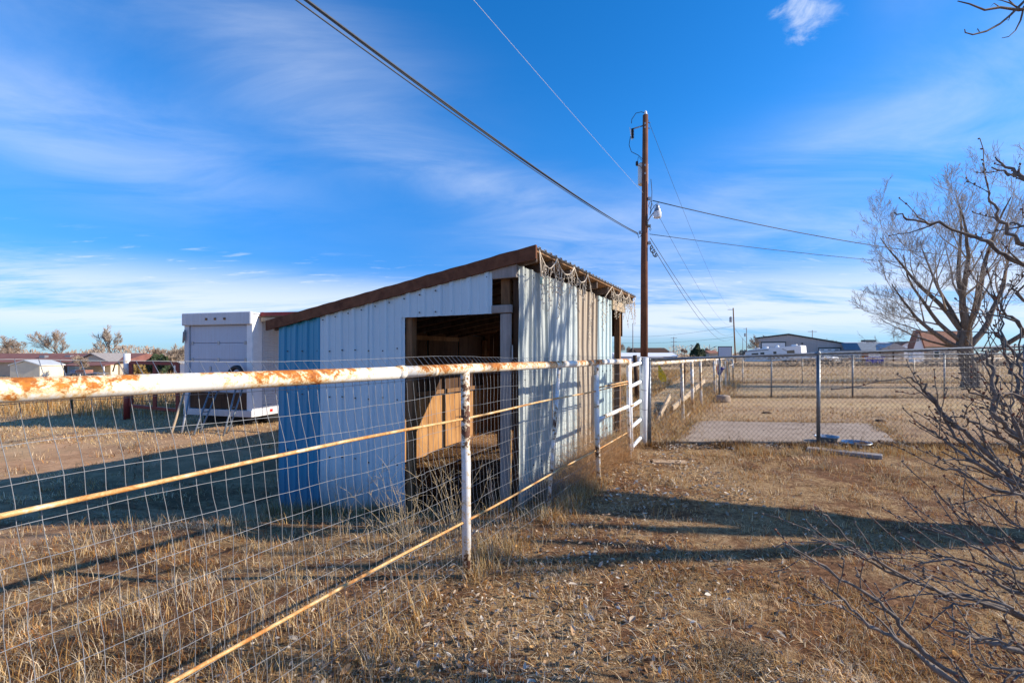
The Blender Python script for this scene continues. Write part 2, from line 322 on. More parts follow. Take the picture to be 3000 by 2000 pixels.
# ------------------------------------------------------------------ mesh builder and object helpers
COL = scene.collection
class MB:
    def __init__(s, T=None): s.v = []; s.f = []; s.T = T
    def add(s, vs, fs, M=None):
        o = len(s.v)
        for q in vs:
            q = Vector(q)
            if M is not None: q = M @ q
            if s.T is not None: q = s.T @ q
            s.v.append(q)
        s.f += [tuple(i+o for i in f) for f in fs]; return s
    def box(s, c, size, M=None):
        x, y, z = (q/2 for q in size); c = Vector(c)
        vs = [c+Vector(p) for p in ((-x, -y, -z), (x, -y, -z), (x, y, -z), (-x, y, -z), (-x, -y, z), (x, -y, z), (x, y, z), (-x, y, z))]
        return s.add(vs, [(0, 3, 2, 1), (4, 5, 6, 7), (0, 1, 5, 4), (1, 2, 6, 5), (2, 3, 7, 6), (3, 0, 4, 7)], M)
    def beam(s, a, b, w_, h, up=(0, 0, 1)):
        """rectangular bar from a to b, w_ across, h along up"""
        a = Vector(a); b = Vector(b); d = (b-a).normalized(); u = Vector(up); side = d.cross(u)
        if side.length < 1e-4: side = d.cross(Vector((1, 0, 0)))
        side.normalize(); u = side.cross(d).normalized(); vs = []
        for p in (a, b):
            for i, j in ((-1, -1), (1, -1), (1, 1), (-1, 1)): vs.append(p+side*(i*w_/2)+u*(j*h/2))
        return s.add(vs, [(3, 2, 1, 0), (4, 5, 6, 7), (0, 1, 5, 4), (1, 2, 6, 5), (2, 3, 7, 6), (3, 0, 4, 7)])
    def tube(s, pts, rad, n=8, cap=True):
        pts = [Vector(p) for p in pts]; m = len(pts)
        if not hasattr(rad, '__len__'): rad = [rad]*m
        vs = []; fs = []; ref = None
        for i, p in enumerate(pts):
            d = (pts[min(i+1, m-1)]-pts[max(i-1, 0)])
            d = d.normalized() if d.length > 1e-9 else Vector((0, 0, 1))
            if ref is None: ref = d.orthogonal().normalized()
            ref = (ref-d*ref.dot(d))
            ref = ref.normalized() if ref.length > 1e-6 else d.orthogonal().normalized()
            q = d.cross(ref)
            for k in range(n):
                a = 2*math.pi*k/n; vs.append(p+(ref*math.cos(a)+q*math.sin(a))*rad[i])
        for i in range(m-1):
            for k in range(n): fs.append((i*n+k, i*n+(k+1) % n, (i+1)*n+(k+1) % n, (i+1)*n+k))
        if cap and n > 2: fs.append(tuple(range(n-1, -1, -1))); fs.append(tuple(range((m-1)*n, m*n)))
        return s.add(vs, fs)
    def prism(s, poly, vec):
        """polygon (list of 3d points) extruded by vec"""
        n = len(poly); vec = Vector(vec); vs = [Vector(p) for p in poly]+[Vector(p)+vec for p in poly]
        return s.add(vs, [tuple(range(n-1, -1, -1)), tuple(range(n, 2*n))]+[(i, (i+1) % n, n+(i+1) % n, n+i) for i in range(n)])
    def lathe(s, c, prof, n=14):
        c = Vector(c); vs = []; fs = []; m = len(prof)
        for r, z in prof:
            for k in range(n): vs.append(c+Vector((r*math.cos(2*math.pi*k/n), r*math.sin(2*math.pi*k/n), z)))
        for i in range(m-1):
            for k in range(n): fs.append((i*n+k, i*n+(k+1) % n, (i+1)*n+(k+1) % n, (i+1)*n+k))
        fs.append(tuple(range(n-1, -1, -1))); fs.append(tuple(range((m-1)*n, m*n)))
        return s.add(vs, fs)
    def build(s, name, m, parent=None, smooth=False, bevel=0, solid=0, kind=None, label=None):
        if not s.v: return None
        vs = s.v; lo = [min(v[i] for v in vs) for i in range(3)]; hi = [max(v[i] for v in vs) for i in range(3)]
        c = Vector(((lo[0]+hi[0])/2, (lo[1]+hi[1])/2, lo[2]))
        me = bpy.data.meshes.new(name); me.from_pydata([v-c for v in vs], [], s.f)
        if smooth: me.polygons.foreach_set('use_smooth', [True]*len(me.polygons))
        me.materials.append(MAT[m] if isinstance(m, str) else m); me.update()
        o = bpy.data.objects.new(name, me); COL.objects.link(o)
        if parent is not None:
            o.parent = parent; wl = Vector(parent.get('_w', parent.location)); o.location = c-wl
            o['_w'] = tuple(c)
        else: o.location = c; o['_w'] = tuple(c)
        if bevel:
            b = o.modifiers.new('bevel', 'BEVEL'); b.width = bevel; b.segments = 1; b.limit_method = 'ANGLE'
        if solid:
            b = o.modifiers.new('solid', 'SOLIDIFY'); b.thickness = solid; b.offset = 0
        if kind: o['kind'] = kind
        if label: o['label'] = label
        return o
def tag(o, label, cat, group=None):
    o['label'] = label; o['category'] = cat
    if group: o['group'] = group
    return o
def thing(name, loc, label, cat, group=None):
    o = bpy.data.objects.new(name, None); COL.objects.link(o); o.location = loc; o['_w'] = tuple(loc); o.empty_display_size = .2
    return tag(o, label, cat, group)
def tubeobj(name, pts, rad, m, parent=None, n=8, **k): return MB().tube(pts, rad, n).build(name, m, parent, smooth=True, **k)

def np_mesh(name, verts, faces_loops, loop_tot, m, cols=None, kind='stuff'):
    me = bpy.data.meshes.new(name); nv = len(verts)
    me.vertices.add(nv); me.vertices.foreach_set('co', verts.astype(np.float32).ravel())
    me.loops.add(len(faces_loops)); me.loops.foreach_set('vertex_index', faces_loops.astype(np.int32))
    me.polygons.add(len(loop_tot)); st = np.concatenate(([0], np.cumsum(loop_tot)[:-1])).astype(np.int32)
    me.polygons.foreach_set('loop_start', st)
    me.update(calc_edges=True)
    if cols is not None:
        a = me.color_attributes.new('col', 'FLOAT_COLOR', 'POINT')
        a.data.foreach_set('color', np.concatenate([cols, np.ones((nv, 1))], 1).astype(np.float32).ravel())
    me.materials.append(MAT[m] if isinstance(m, str) else m); me.validate()
    o = bpy.data.objects.new(name, me); COL.objects.link(o)
    if kind: o['kind'] = kind
    return o
STRAW = np.array([(.60, .43, .20), (.44, .27, .10), (.15, .078, .034), (.46, .40, .32), (.48, .23, .055), (.70, .58, .38), (.38, .155, .045), (.78, .66, .46)])
def blades(name, x, y, h, wd, lean, cols, z=None, bend=None, m='blade'):
    n = len(x); z = gz_arr(x, y)-.008 if z is None else z
    a = rng.uniform(0, 2*math.pi, n); fa = a+rng.uniform(.9, 2.2, n)
    lx = np.cos(a)*lean*h; ly = np.sin(a)*lean*h; wx = np.cos(fa)*wd/2; wy = np.sin(fa)*wd/2
    V = np.empty((n, 7, 3)); lv = [0, .38, .72]
    up = np.sqrt(np.clip(1-np.minimum(lean, .97)**2, .03, 1))
    for i, t_ in enumerate(lv):
        k = t_**1.7
        cx = x+lx*k; cy = y+ly*k; cz = z+h*up*t_*(1-.25*t_*lean)
        ww = (1, .8, .5)[i]
        V[:, 2*i] = np.stack([cx-wx*ww, cy-wy*ww, cz], 1); V[:, 2*i+1] = np.stack([cx+wx*ww, cy+wy*ww, cz], 1)
    V[:, 6] = np.stack([x+lx*1.05, y+ly*1.05, z+h*up*(1-.38*lean)], 1)
    base = (np.arange(n)*7)[:, None]
    fl = (base+np.array([0, 1, 3, 2, 2, 3, 5, 4, 4, 5, 6])[None]).ravel()
    lt = np.tile([4, 4, 3], n)
    return np_mesh(name, V.reshape(-1, 3), fl, lt, m, np.repeat(cols, 7, 0))
def straw_cols(n, p): 
    p = list(p)+[0]*(8-len(p)); c = STRAW[rng.choice(8, n, p=np.array(p)/sum(p))]; return np.clip(c*rng.uniform(.75, 1.2, (n, 1)), 0, 1)

# ------------------------------------------------------------------ ground
def axis(lo, hi, n, k, c=0.0):
    a = math.asinh((lo-c)/k); b = math.asinh((hi-c)/k); return c+np.sinh(np.linspace(a, b, n))*k
gx = axis(-2500, 2500, 300, 3.0, 0.5); gy = axis(-60, 4000, 330, 3.2, 4.0)
GX, GY = np.meshgrid(gx, gy); Z = gz_arr(GX, GY)
nx, ny = len(gx), len(gy); idx = np.arange(nx*ny).reshape(ny, nx)
q = np.stack([idx[:-1, :-1], idx[:-1, 1:], idx[1:, 1:], idx[1:, :-1]], -1).reshape(-1, 4)
g = np_mesh('ground', np.stack([GX.ravel(), GY.ravel(), Z], 1), q.ravel(), np.full(len(q), 4), 'ground', kind='structure')
g.data.polygons.foreach_set('use_smooth', [True]*len(g.data.polygons))

pad = MB(); poly = [(4.1, 10.4), (7.75, 10.0), (6.25, 7.55), (2.75, 7.95)]
pad.prism([(x, y, -.12) for x, y in poly], (0, 0, .150)); pad.build('concrete_pad', 'concrete', bevel=.012, kind='structure')

# ------------------------------------------------------------------ shed
C0 = Vector((.06, 5.0, 0)); A = Vector((.454, .891, 0)).normalized(); B = Vector((-.891, .454, 0)).normalized()
def S(a, b, z): return C0+A*a+B*b+Vector((0, 0, z))
def roof_z(b): return 2.553-.152*b
FLOOR = -.58
shed = thing('shed', (C0.x, C0.y, -.2), 'lean-to shed of blue, white and tan corrugated sheets with an open doorway', 'shed')
def corr(name, m, P, s0, s1, zb, zt, n_, rib=.23, h=.022, rows=7, wob=.004, label=None):
    """ribbed sheet between s0 and s1 along a wall; P(s, off, z) gives points"""
    prof = []; s_ = s0
    while s_ < s1-.02:
        for du, o in ((0, 0), (.030, 0), (.045, h), (.085, h), (.100, 0), (.155, 0), (.165, h*.3), (.18, h*.3), (.19, 0)):
            if s_+du <= s1: prof.append((s_+du, o))
        s_ += rib
    prof.append((s1, 0)); mb = MB(); vs = []; fs = []
    sd = random.random()*50
    for i, (u, o) in enumerate(prof):
        b0, t0 = zb(u), zt(u)
        for j in range(rows):
            z = b0+(t0-b0)*j/(rows-1)
            off = o+mnoise.noise(Vector((u*1.7+sd, z*1.3, sd)))*wob*2
            vs.append(P(u, off, z))
    for i in range(len(prof)-1):
        for j in range(rows-1): k = i*rows+j; fs.append((k, k+rows, k+rows+1, k+1))
    mb.add(vs, fs); return mb.build(name, m, shed, solid=.0018, label=label)
PF = lambda o0: (lambda u, o, z: S(-(o0+o), u, z))        # front wall: s runs along B
PR = lambda o0: (lambda u, o, z: S(u, -(o0+o), z))        # right wall: s runs along A
def gf(b): p = S(0, b, 0); return gz(p.x, p.y)
def gr(a): p = S(a, 0, 0); return gz(p.x, p.y)
rb = lambda b: roof_z(b)-.075
corr('wall_panel', 'panel_blue', PF(.012), 2.93, 3.81, lambda b: gf(b)-.04, rb, None, label='blue corrugated wall panel')
corr('wall_panel', 'panel_pale', PF(.016), 2.05, 2.96, lambda b: gf(b)-.03, rb, None)
corr('wall_panel', 'panel_pale', PF(.012), 1.515, 2.08, lambda b: gf(b)-.03, rb, None)
corr('header_panel', 'panel_pale', PF(.026), .92, 1.585, lambda b: 1.94, rb, None)
corr('header_panel', 'panel_pale', PF(.030), .295, .95, lambda b: 1.94, rb, None)
wt = lambda a: 2.44
corr('wall_panel', 'panel_white', PR(.012), -.005, .945, lambda a: gr(a)-.10+.08*math.sin(a*9), wt, None, h=.028, wob=.008)
corr('wall_panel', 'panel_white2', PR(.018), .935, 1.865, lambda a: gr(a)-.02+.05*math.sin(a*7), wt, None, h=.028, wob=.008)
corr('wall_panel', 'panel_tan', PR(.004), 1.86, 2.855, lambda a: gr(a)+.02, wt, None, h=.03, wob=.009, label='tan corrugated wall panel')
corr('wall_panel', 'panel_aqua', PR(.014), 2.845, 3.75, lambda a: gr(a)+.02, wt, None, h=.024, wob=.007)
# low wall, its inner plywood, back boards
corr('wall_panel', 'panel_blue', lambda u, o, z: S(u, 3.81+o, z), 0, 5.65, lambda a: FLOOR-.1, lambda a: 1.952, None)
for i, (a0, a1) in enumerate(((.02, 1.2), (1.215, 2.4), (2.415, 3.36), (3.375, 4.5), (4.515, 5.6))):
    MB().prism([S(a0, 3.72, FLOOR), S(a1, 3.72, FLOOR), S(a1, 3.72, .62), S(a0, 3.72, .62)], B*.012).build('plywood_sheet', 'plywood', shed)
    MB().prism([S(a0+.01, 3.725, .635), S(a1-.02, 3.725, .635), S(a1-.02, 3.725, 1.935), S(a0+.01, 3.725, 1.935)], B*.012).build('plywood_sheet', 'dark_wood', shed)  # upper sheets take a dark wood colour to imitate shade under the roof
MB().beam(S(.02, 3.70, .70), S(5.6, 3.70, .70), .04, .09).build('wall_rail', 'brown_wood', shed, bevel=.004)
bb = 2.86; k = 0
while bb < 3.78:
    wd_ = .10+random.random()*.03
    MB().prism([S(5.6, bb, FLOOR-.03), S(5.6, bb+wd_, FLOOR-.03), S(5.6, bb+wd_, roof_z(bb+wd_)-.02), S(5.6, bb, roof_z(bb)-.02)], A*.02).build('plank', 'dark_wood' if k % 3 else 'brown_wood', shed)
    bb += wd_+(.004 if k % 4 else .010); k += 1
MB().beam(S(5.58, 2.86, 1.2), S(5.58, 3.8, 1.2), .04, .14).build('wall_rail', 'dark_wood', shed)
for i in range(10):    # roof boards over an added back bay, put in to shade the wall's top
    b0 = 1.2+i*.285; MB().prism([S(4.56, b0, roof_z(b0)-.03), S(4.56, b0+.284, roof_z(b0+.284)-.03), S(4.56, b0+.284, roof_z(b0+.284)-.012), S(4.56, b0, roof_z(b0)-.012)], A*1.2).build('roof_board', 'dark_wood', shed)
for i in range(9):    # dark boards closing the upper back wall
    b0 = -.02+i*.295
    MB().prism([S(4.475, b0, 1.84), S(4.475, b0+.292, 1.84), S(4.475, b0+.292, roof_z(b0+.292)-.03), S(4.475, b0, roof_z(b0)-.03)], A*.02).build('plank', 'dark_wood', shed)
# posts
def post(a, b, z0, z1, m='brown_wood', wx=.095, wy=.095, name='post'):
    c = MB(); mid = S(a, b, 0); M_ = Matrix.Translation((mid.x, mid.y, 0)) @ Matrix.Rotation(math.atan2(A.y, A.x), 4, 'Z')
    c.box((0, 0, (z0+z1)/2), (wx, wy, z1-z0), M_); return c.build(name, m, shed, bevel=.006)
post(.06, 1.475, FLOOR-.1, 2.2); post(.07, 3.74, FLOOR-.1, 1.84); post(5.55, 3.66, FLOOR-.1, 1.84); post(5.55, 2.86, FLOOR-.1, 2.05, 'dark_wood'); post(4.43, .06, -.3, 2.31, 'brown_wood', .10, .11)
post(.085, .035, -.35, 2.43, 'dark_wood', .11, .07); post(.08, .175, 1.9, 2.43, 'brown_wood', .07, .11); post(2.0, .05, -.3, 2.43, 'dark_wood'); post(3.72, .05, -.3, 2.43, 'brown_wood'); post(4.4, 2.6, FLOOR-.1, 2.0, 'dark_wood')
post(-.01, .135, -.36, 1.935, 'grey_wood', .04, .125, 'door_post')
MB().beam(S(-.022, -.005, 2.385), S(-.022, .29, 2.385), .045, .145).build('corner_board', 'grey_wood', shed, bevel=.005)
MB().beam(S(-.02, .06, 1.985), S(-.02, .30, 1.985), .045, .085).build('corner_board', 'grey_wood', shed, bevel=.005)
MB().beam(S(.03, .30, 1.99), S(.03, 1.5, 1.99), .04, .09).build('door_header', 'brown_wood', shed)
MB().beam(S(3.70, -.03, 2.375), S(4.55, -.03, 2.375), .045, .17).build('header_beam', 'straw_plank', shed, bevel=.005)
MB().beam(S(.02, .04, 2.39), S(3.72, .04, 2.39), .045, .09).build('wall_plate', 'brown_wood', shed)
MB().beam(S(.02, .03, 1.2), S(3.72, .03, 1.2), .04, .09).build('wall_rail', 'dark_wood', shed)
MB().beam(S(.02, 3.74, 1.83), S(4.5, 3.74, 1.83), .045, .09).build('wall_plate', 'brown_wood', shed)
# hinges and latch hardware beside the door post
MB().box((0, 0, 0), (.012, .03, .15), Matrix.Translation(S(-.035, .045, 1.52))).build('hinge', 'grey_metal', shed)
MB().box((0, 0, 0), (.014, .035, .16), Matrix.Translation(S(-.035, .045, .78))).build('hinge', 'black', shed)
MB().tube([S(-.04, .06, .70), S(-.04, .065, -.05)], .008, 6).build('drop_rod', 'rod', shed)
# rafters, decking, roof sheets, fascia
RA = [.02, .48, 1.07, 1.61, 2.2, 2.8, 3.4, 4.0, 4.52]
for a in RA:
    MB().prism([S(a, -.205, roof_z(-.205)-.024), S(a, 3.95, roof_z(3.95)-.024), S(a, 3.95, roof_z(3.95)-.115), S(a, -.205, roof_z(-.205)-.118)], A*.038).build('rafter', 'rafter_wood', shed, bevel=.003)
for i in range(14):    # roof boards run across the rafters; inner ones coloured dark for indoor shade
    b0 = -.225+i*.30; b1 = b0+.292
    if b1 > 3.98: b1 = 3.98
    MB().prism([S(-.03, b0, roof_z(b0)-.022), S(-.03, b1, roof_z(b1)-.022), S(-.03, b1, roof_z(b1)-.004), S(-.03, b0, roof_z(b0)-.004)], A*4.6).build('roof_board', 'dark_wood' if i else 'brown_wood', shed)
a0 = -.045
for i in range(5):
    a1 = a0+.932; vs = []; fs = []; pr = []
    u = a0
    while u < a1-.01:
        for du, o in ((0, 0), (.03, 0), (.045, .02), (.075, .02), (.09, 0)): pr.append((u+du, o))
        u += .155
    pr.append((a1+.02, 0)); 
    for u, o in pr:
        for b_ in (-.255, 1.2, 2.6, 4.02): vs.append(S(u, b_, roof_z(b_)+.006+o+i % 2*.003))
    for k in range(len(pr)-1):
        for j in range(3): fs.append((k*4+j, k*4+j+1, k*4+j+5, k*4+j+4))
    MB().add(vs, fs).build('roof_panel', 'roof_metal', shed, solid=.002); a0 = a1
mb = MB(); N = 40; vs = []; fs = []
for i in range(N+1):
    b_ = -.245+4.255*i/N; sag = .022*math.sin(math.pi*i/N*1.0)*0+.006*mnoise.noise(Vector((b_*3, 0, 0)))
    zt_ = roof_z(b_)+.036+sag+.0025*math.sin(b_*40); zb_ = roof_z(b_)-.105+sag+.005*math.sin(b_*27.3)*(b_ > .4)
    for a_ in (-.075, -.04): vs += [S(a_, b_, zb_), S(a_, b_, zt_)]
for i in range(N):
    o = i*4; fs += [(o, o+1, o+5, o+4), (o+2, o+6, o+7, o+3), (o+1, o+3, o+7, o+5), (o, o+4, o+6, o+2)]
fs += [(0, 2, 3, 1), (N*4, N*4+1, N*4+3, N*4+2)]
mb.add(vs, fs).build('fascia_board', 'rust_board', shed)
mb = MB()      # sheet screws
for b_ in (1.62, 1.85, 2.08, 2.31, 2.54, 2.77, 3.0, 3.3, 3.6):
    for z in (.15, .95, 1.55):
        if b_ > 2.9 or z != 1.55 or True: mb.box(S(-.03, b_, z+random.uniform(-.02, .02)), (.014, .014, .014))
for b_ in np.arange(.35, 3.0, .23):
    mb.box(S(-.045, b_, roof_z(b_)-.16), (.014, .014, .014))
    if b_ < 1.5: mb.box(S(-.045, b_, 1.99), (.014, .014, .014))
for a in np.arange(.12, 3.7, .23):
    for z in (2.36, 1.22, .25): mb.box(S(a, -.03, z), (.013, .013, .013))
mb.build('screws', 'black', shed, kind='stuff')
mb = MB()      # straw bedding
n = 2600; a_ = rng.uniform(2.3, 4.4, n); b_ = rng.uniform(.1, 3.7, n)
pts = np.array([tuple(S(a_[i], b_[i], 0)) for i in range(n)])
blades('straw_bedding', pts[:, 0], pts[:, 1], rng.uniform(.05, .14, n), np.full(n, .006), rng.uniform(.8, 1.0, n), straw_cols(n, [3, 3, 1, 0, 3, 1]))

# string of icicle lights along the eave
li = thing('icicle_lights', tuple(S(2.2, -.25, 2.2)), 'cream string of icicle lights drooping along the shed eave', 'string lights')
HK = [-.02, .48, 1.07, 1.61]; HK2 = [2.86, 3.45, 3.99, 4.54]
def swag(a0, a1, z0, z1, sag, n=9): return [S(a0+(a1-a0)*i/n, -.258, z0+(z1-z0)*i/n-sag*4*(i/n)*(1-i/n)+random.uniform(-.006, .006)) for i in range(n+1)]
eave = roof_z(-.24)-.015
cords = []; strands = []
path = []
for i in range(3): path += swag(HK[i], HK[i+1], eave, eave, .13+.02*random.random())
path += [S(1.75, -.25, 2.44), S(1.9, -.23, 2.30), S(2.02, -.17, 2.16)]
tubeobj('cord', path, .006, 'string', li, 5)
path2 = [S(2.60, -.16, 2.30), S(2.72, -.2, 2.42)]
for i in range(3): path2 += swag(HK2[i], HK2[i+1], eave, eave, .11)
tubeobj('cord', path2, .006, 'string', li, 5)
tubeobj('cord', [S(-.02, -.262, eave), S(.0, -.262, eave-.12), S(.02, -.262, eave-.26)], .006, 'string', li, 5)
MB().box(S(.03, -.262, eave-.31), (.03, .03, .07)).build('plug', 'green_plastic', li, bevel=.005)
for p in path[1::1]+path2[::1]:
    for rep in range(1 if random.random() < .85 else 2):
        L = random.choice([.12, .16, .2, .26, .36, .5])*random.uniform(.8, 1.1); n = max(4, int(L/.05)); x = p+A*random.uniform(-.04, .04); pts = [x]; mb = MB()
        for i in range(n):
            x = x+Vector((random.uniform(-.016, .016), random.uniform(-.016, .016), -L/n)); pts.append(x)
            if i: 
                e = x+Vector((random.uniform(-.035, .035), random.uniform(-.02, .02), random.uniform(-.025, .015))); mb.tube([x, x.lerp(e, .4), e], [.0045, .006, .003], 5)
        mb.tube(pts, .0035, 4); mb.build('light_strand', 'string', li, smooth=True)

# ------------------------------------------------------------------ near pipe fence with woven wire
FD = Vector((.555, 1, 0)).normalized(); FN = Vector((-1, .555, 0)).normalized()     # along the fence, and behind it
def FP(d, z=0, off=0): return Vector((-2.077+.555*d, d, z))+FN*off
fence = thing('pipe_fence', tuple(FP(3.17)), 'white pipe fence with rusty top rail and woven wire in front of the shed', 'fence')
RZ = 1.40
pts = [FP(d, RZ+.004*math.sin(d*2.1)) for d in (-2.5, -1, .5, 1.2, 1.8, 2.4, 2.62)]
tubeobj('top_rail', pts, .0345, 'rail', fence, 20)
tubeobj('top_rail', [FP(d, RZ+.003*math.sin(d*2.3)) for d in (2.62, 3.2, 4, 5, 6, 6.66)], .0335, 'rail', fence, 20)
tubeobj('weld_collar', [FP(2.595, RZ), FP(2.64, RZ)], .0375, 'rail', fence, 18)
tubeobj('weld_collar', [FP(2.86, RZ), FP(2.89, RZ)], .0355, 'rail', fence, 18)
tubeobj('rail_elbow', [FP(6.64, RZ), FP(6.70, RZ-.006), FP(6.735, RZ-.04)], [.034, .034, .031], 'rail', fence, 14)
lean_ = Vector((.02, 0, 0))
for d, r in ((-1.4, .03), (3.17, .0305), (5.53, .029), (6.74, .0275)):
    b_ = FP(d, gz(*FP(d).xy)-.12)+lean_*(1.6 if d > 5 else .6); tubeobj('post', [b_, FP(d, .7)+lean_*.4, FP(d, RZ-.02)], r, 'post', fence, 16)
b_ = FP(4.50, gz(*FP(4.5).xy)-.1, .09); tubeobj('post', [b_, FP(4.66, RZ-.02, .045)], .018, 'post', fence, 12)
for z, r in ((1.07, .0085), (.372, .0085)):
    tubeobj('rod', [FP(d, z+.006*math.sin(d*3+z), .0) for d in np.linspace(-2.5, 6.7, 26)], r, 'rod', fence, 8)
tubeobj('middle_rail', [FP(5.53, .72), FP(6.1, .735), FP(6.72, .75)], .026, 'post', fence, 12)
tubeobj('middle_rail', [FP(5.6, 1.10), FP(6.2, 1.105), FP(6.72, 1.11)], .011, 'rod', fence, 8)
tubeobj('tie_wire', [FP(3.17, 1.075)+Vector((.035*math.cos(a), -.035*math.sin(a), .01*math.sin(3*a))) for a in np.linspace(0, 6.5, 16)]+[FP(3.17, 1.05)+Vector((-.06, -.02, .03))], .0022, 'wire_dark', fence, 4)
def mesh_pt(s, z):
    """woven wire hung behind the rail: leans over above it, bellies and skews below; s is metres along the fence"""
    t_ = (RZ-z)
    bul = .055+.02*math.sin(s*2.1)*min(1, max(0, t_)*2)+.028*math.sin(max(0, t_)*2.4)*math.sin(s*1.3+.6)-.045*max(0, t_)*(1 if s < 3.2 else .3)
    bul += .012*mnoise.noise(Vector((s*3.1, z*4, 0)))
    sh = .085*t_+.004*math.sin(z*21+s*1.7)+.006*mnoise.noise(Vector((s*9, z*9, 3)))+.03*math.sin(t_*3.1)*math.sin(s*.9+1)
    if z > RZ-.01: k = z-RZ+.01; bul += k*1.35; sh += k*.35
    d = (s+sh)/1.1437
    zz = z+.010*math.sin(s*2.7+z*3)+.006*mnoise.noise(Vector((s*5, z*2, 8)))
    if z <= RZ-.01: bul = max(bul, .012)
    if abs(t_) < .05: bul = max(bul, .042)
    return FP(d, zz, bul)
HZ = [1.475, 1.35, 1.235, 1.125, 1.01, .90, .79, .68, .57, .46, .35, .24, .13, .04]
s0, s1 = .4, 7.62
for i in range(int((s1-s0)/.052)):
    s_ = s0+i*.052+random.uniform(-.003, .003)
    zs = np.linspace(1.475, .03, 26)
    tubeobj('wire', [mesh_pt(s_, z) for z in zs], .00115, 'wire', fence, 4)
for z in HZ:
    tubeobj('wire', [mesh_pt(s_, z) for s_ in np.arange(s0-.02, s1+.03, .05)], .0012, 'wire', fence, 4)

# ------------------------------------------------------------------ gate, gate post, utility pole
gate = thing('walk_gate', (1.83, 7.3, 0), 'narrow white tubular walk gate with five rails beside the white post', 'gate')
gl = Vector((1.845, 7.27, 0)); grr = Vector((2.155, 7.82, 0))
tubeobj('stile', [gl+Vector((.0, 0, .0)), gl+Vector((-.035, 0, 1.43))], .036, 'gate_white', gate, 14)
tubeobj('stile', [grr+Vector((0, 0, .07)), grr+Vector((-.012, 0, 1.42))], .021, 'gate_white', gate, 12)
for z0, z1 in ((1.31, 1.36), (.99, 1.05), (.675, .735), (.36, .425), (.04, .125)):
    MB().tube([gl+Vector((-.03*z0/1.4, 0, z0)), grr+Vector((0, 0, z1))], .029, 12).build('rail', 'gate_white', gate, smooth=True)
tubeobj('rail_bend', [gl.lerp(grr, .72)+Vector((0, 0, 1.36)), gl.lerp(grr, .85)+Vector((0, 0, 1.41)), grr+Vector((-.01, 0, 1.44))], .02, 'gate_white', gate, 10)
for z in (1.12, .33): MB().box(grr+Vector((.02, -.01, z)), (.07, .04, .05)).build('hinge', 'white', gate, bevel=.006)
tubeobj('chain', [gl+Vector((-.06, -.03, .72)), gl+Vector((.0, -.05, .70)), gl+Vector((.04, -.01, .715))], .012, 'rod', gate, 6)
gp = thing('gate_post', (2.215, 7.80, 0), 'thick white pipe gate post with a flat plate cap before the utility pole', 'post')
tubeobj('pipe', [(2.185, 7.80, -.1), (2.20, 7.80, .7), (2.222, 7.80, 1.44)], .057, 'white_post', gp, 24)
MB().box((2.30, 7.84, 1.446), (.40, .16, .012)).build('cap_plate', 'white_post', gp, bevel=.003)
for z in (.60, .92): tubeobj('strap', [(2.2+.0585*math.cos(a), 7.8+.0585*math.sin(a), z+.02*math.sin(a)) for a in np.linspace(0, 6.3, 20)], .003, 'wire_dark', gp, 4)

pd = 17.7; pxm = 5.0
up = thing('utility_pole', (pxm, pd, 0), 'tall brown wooden utility pole with a transformer and glass lamp', 'utility pole')
def pp(x, y): return px(x, y, pd)
tubeobj('pole', [(pxm-.02, pd, -.3), (pxm-.01, pd, 5), (pxm+.03, pd, 10.5)], [.145, .128, .098], 'pole_wood', up, 20)
tr = MB(); tz = px(1894, 533, pd).z; tr.lathe((pxm+.03, pd+.32, tz), [(.16, 0), (.19, .02), (.19, .74), (.2, .76), (.17, .82), (.05, .86)], 20); tro = tr.build('transformer', 'tin_roof', up, smooth=False)
tubeobj('bushing', [(pxm+.12, pd+.3, tz+.84), (pxm+.12, pd+.3, tz+1.05)], [.035, .03], 'grey_metal', tro, 8)
MB().lathe((pxm+.035, pd, 10.5), [(.05, 0), (.07, .03), (.045, .07), (.055, .1), (.03, .16)], 12).build('pole_top_insulator', 'white', up, smooth=True)
ct = px(1853, 378, pd)
tubeobj('cutout_arm', [ct, px(1886, 368, pd)], .025, 'grey_metal', up, 8)
prof = []
for i in range(7): prof += [(.03, i*.055), (.065, i*.055+.02), (.03, i*.055+.045)]
cm = MB(); cm.lathe((ct.x, ct.y, ct.z-.36), prof, 10); cm.build('cutout_insulator', 'black', up, smooth=False)
tubeobj('fuse_tube', [ct+Vector((-.10, 0, .06)), ct+Vector((-.02, 0, -.4))], .018, 'white', up, 6)
tubeobj('jumper', [px(1893, 334, pd), px(1880, 328, pd), px(1863, 332, pd), px(1851, 350, pd), px(1850, 362, pd)], .012, 'wire_dark', up, 5)
tubeobj('jumper', [px(1847, 400, pd), px(1843, 425, pd), px(1850, 445, pd), px(1870, 455, pd), px(1882, 466, pd)], .012, 'wire_dark', up, 5)
tubeobj('jumper', [px(1867, 480, pd), px(1870, 460, pd), px(1880, 470, pd)], .01, 'wire_dark', up, 5)
la = px(1866, 478, pd); MB().lathe((la.x, la.y, la.z-.1), [(.03, 0), (.05, .02), (.05, .14), (.025, .17)], 10).build('arrester', 'black', up)
tubeobj('arrester_arm', [la+Vector((0, 0, -.1)), px(1874, 486, pd), px(1884, 495, pd)], .02, 'grey_metal', up, 6)
for y in (362, 373, 484, 508): MB().box(px(1890, y, pd-.135), (.05, .03, .07)).build('bolt_plate', 'grey_metal', up)
for y in (360, 376): tubeobj('bolt', [px(1895, y, pd), px(1905, y, pd)], .014, 'wire_dark', up, 6)
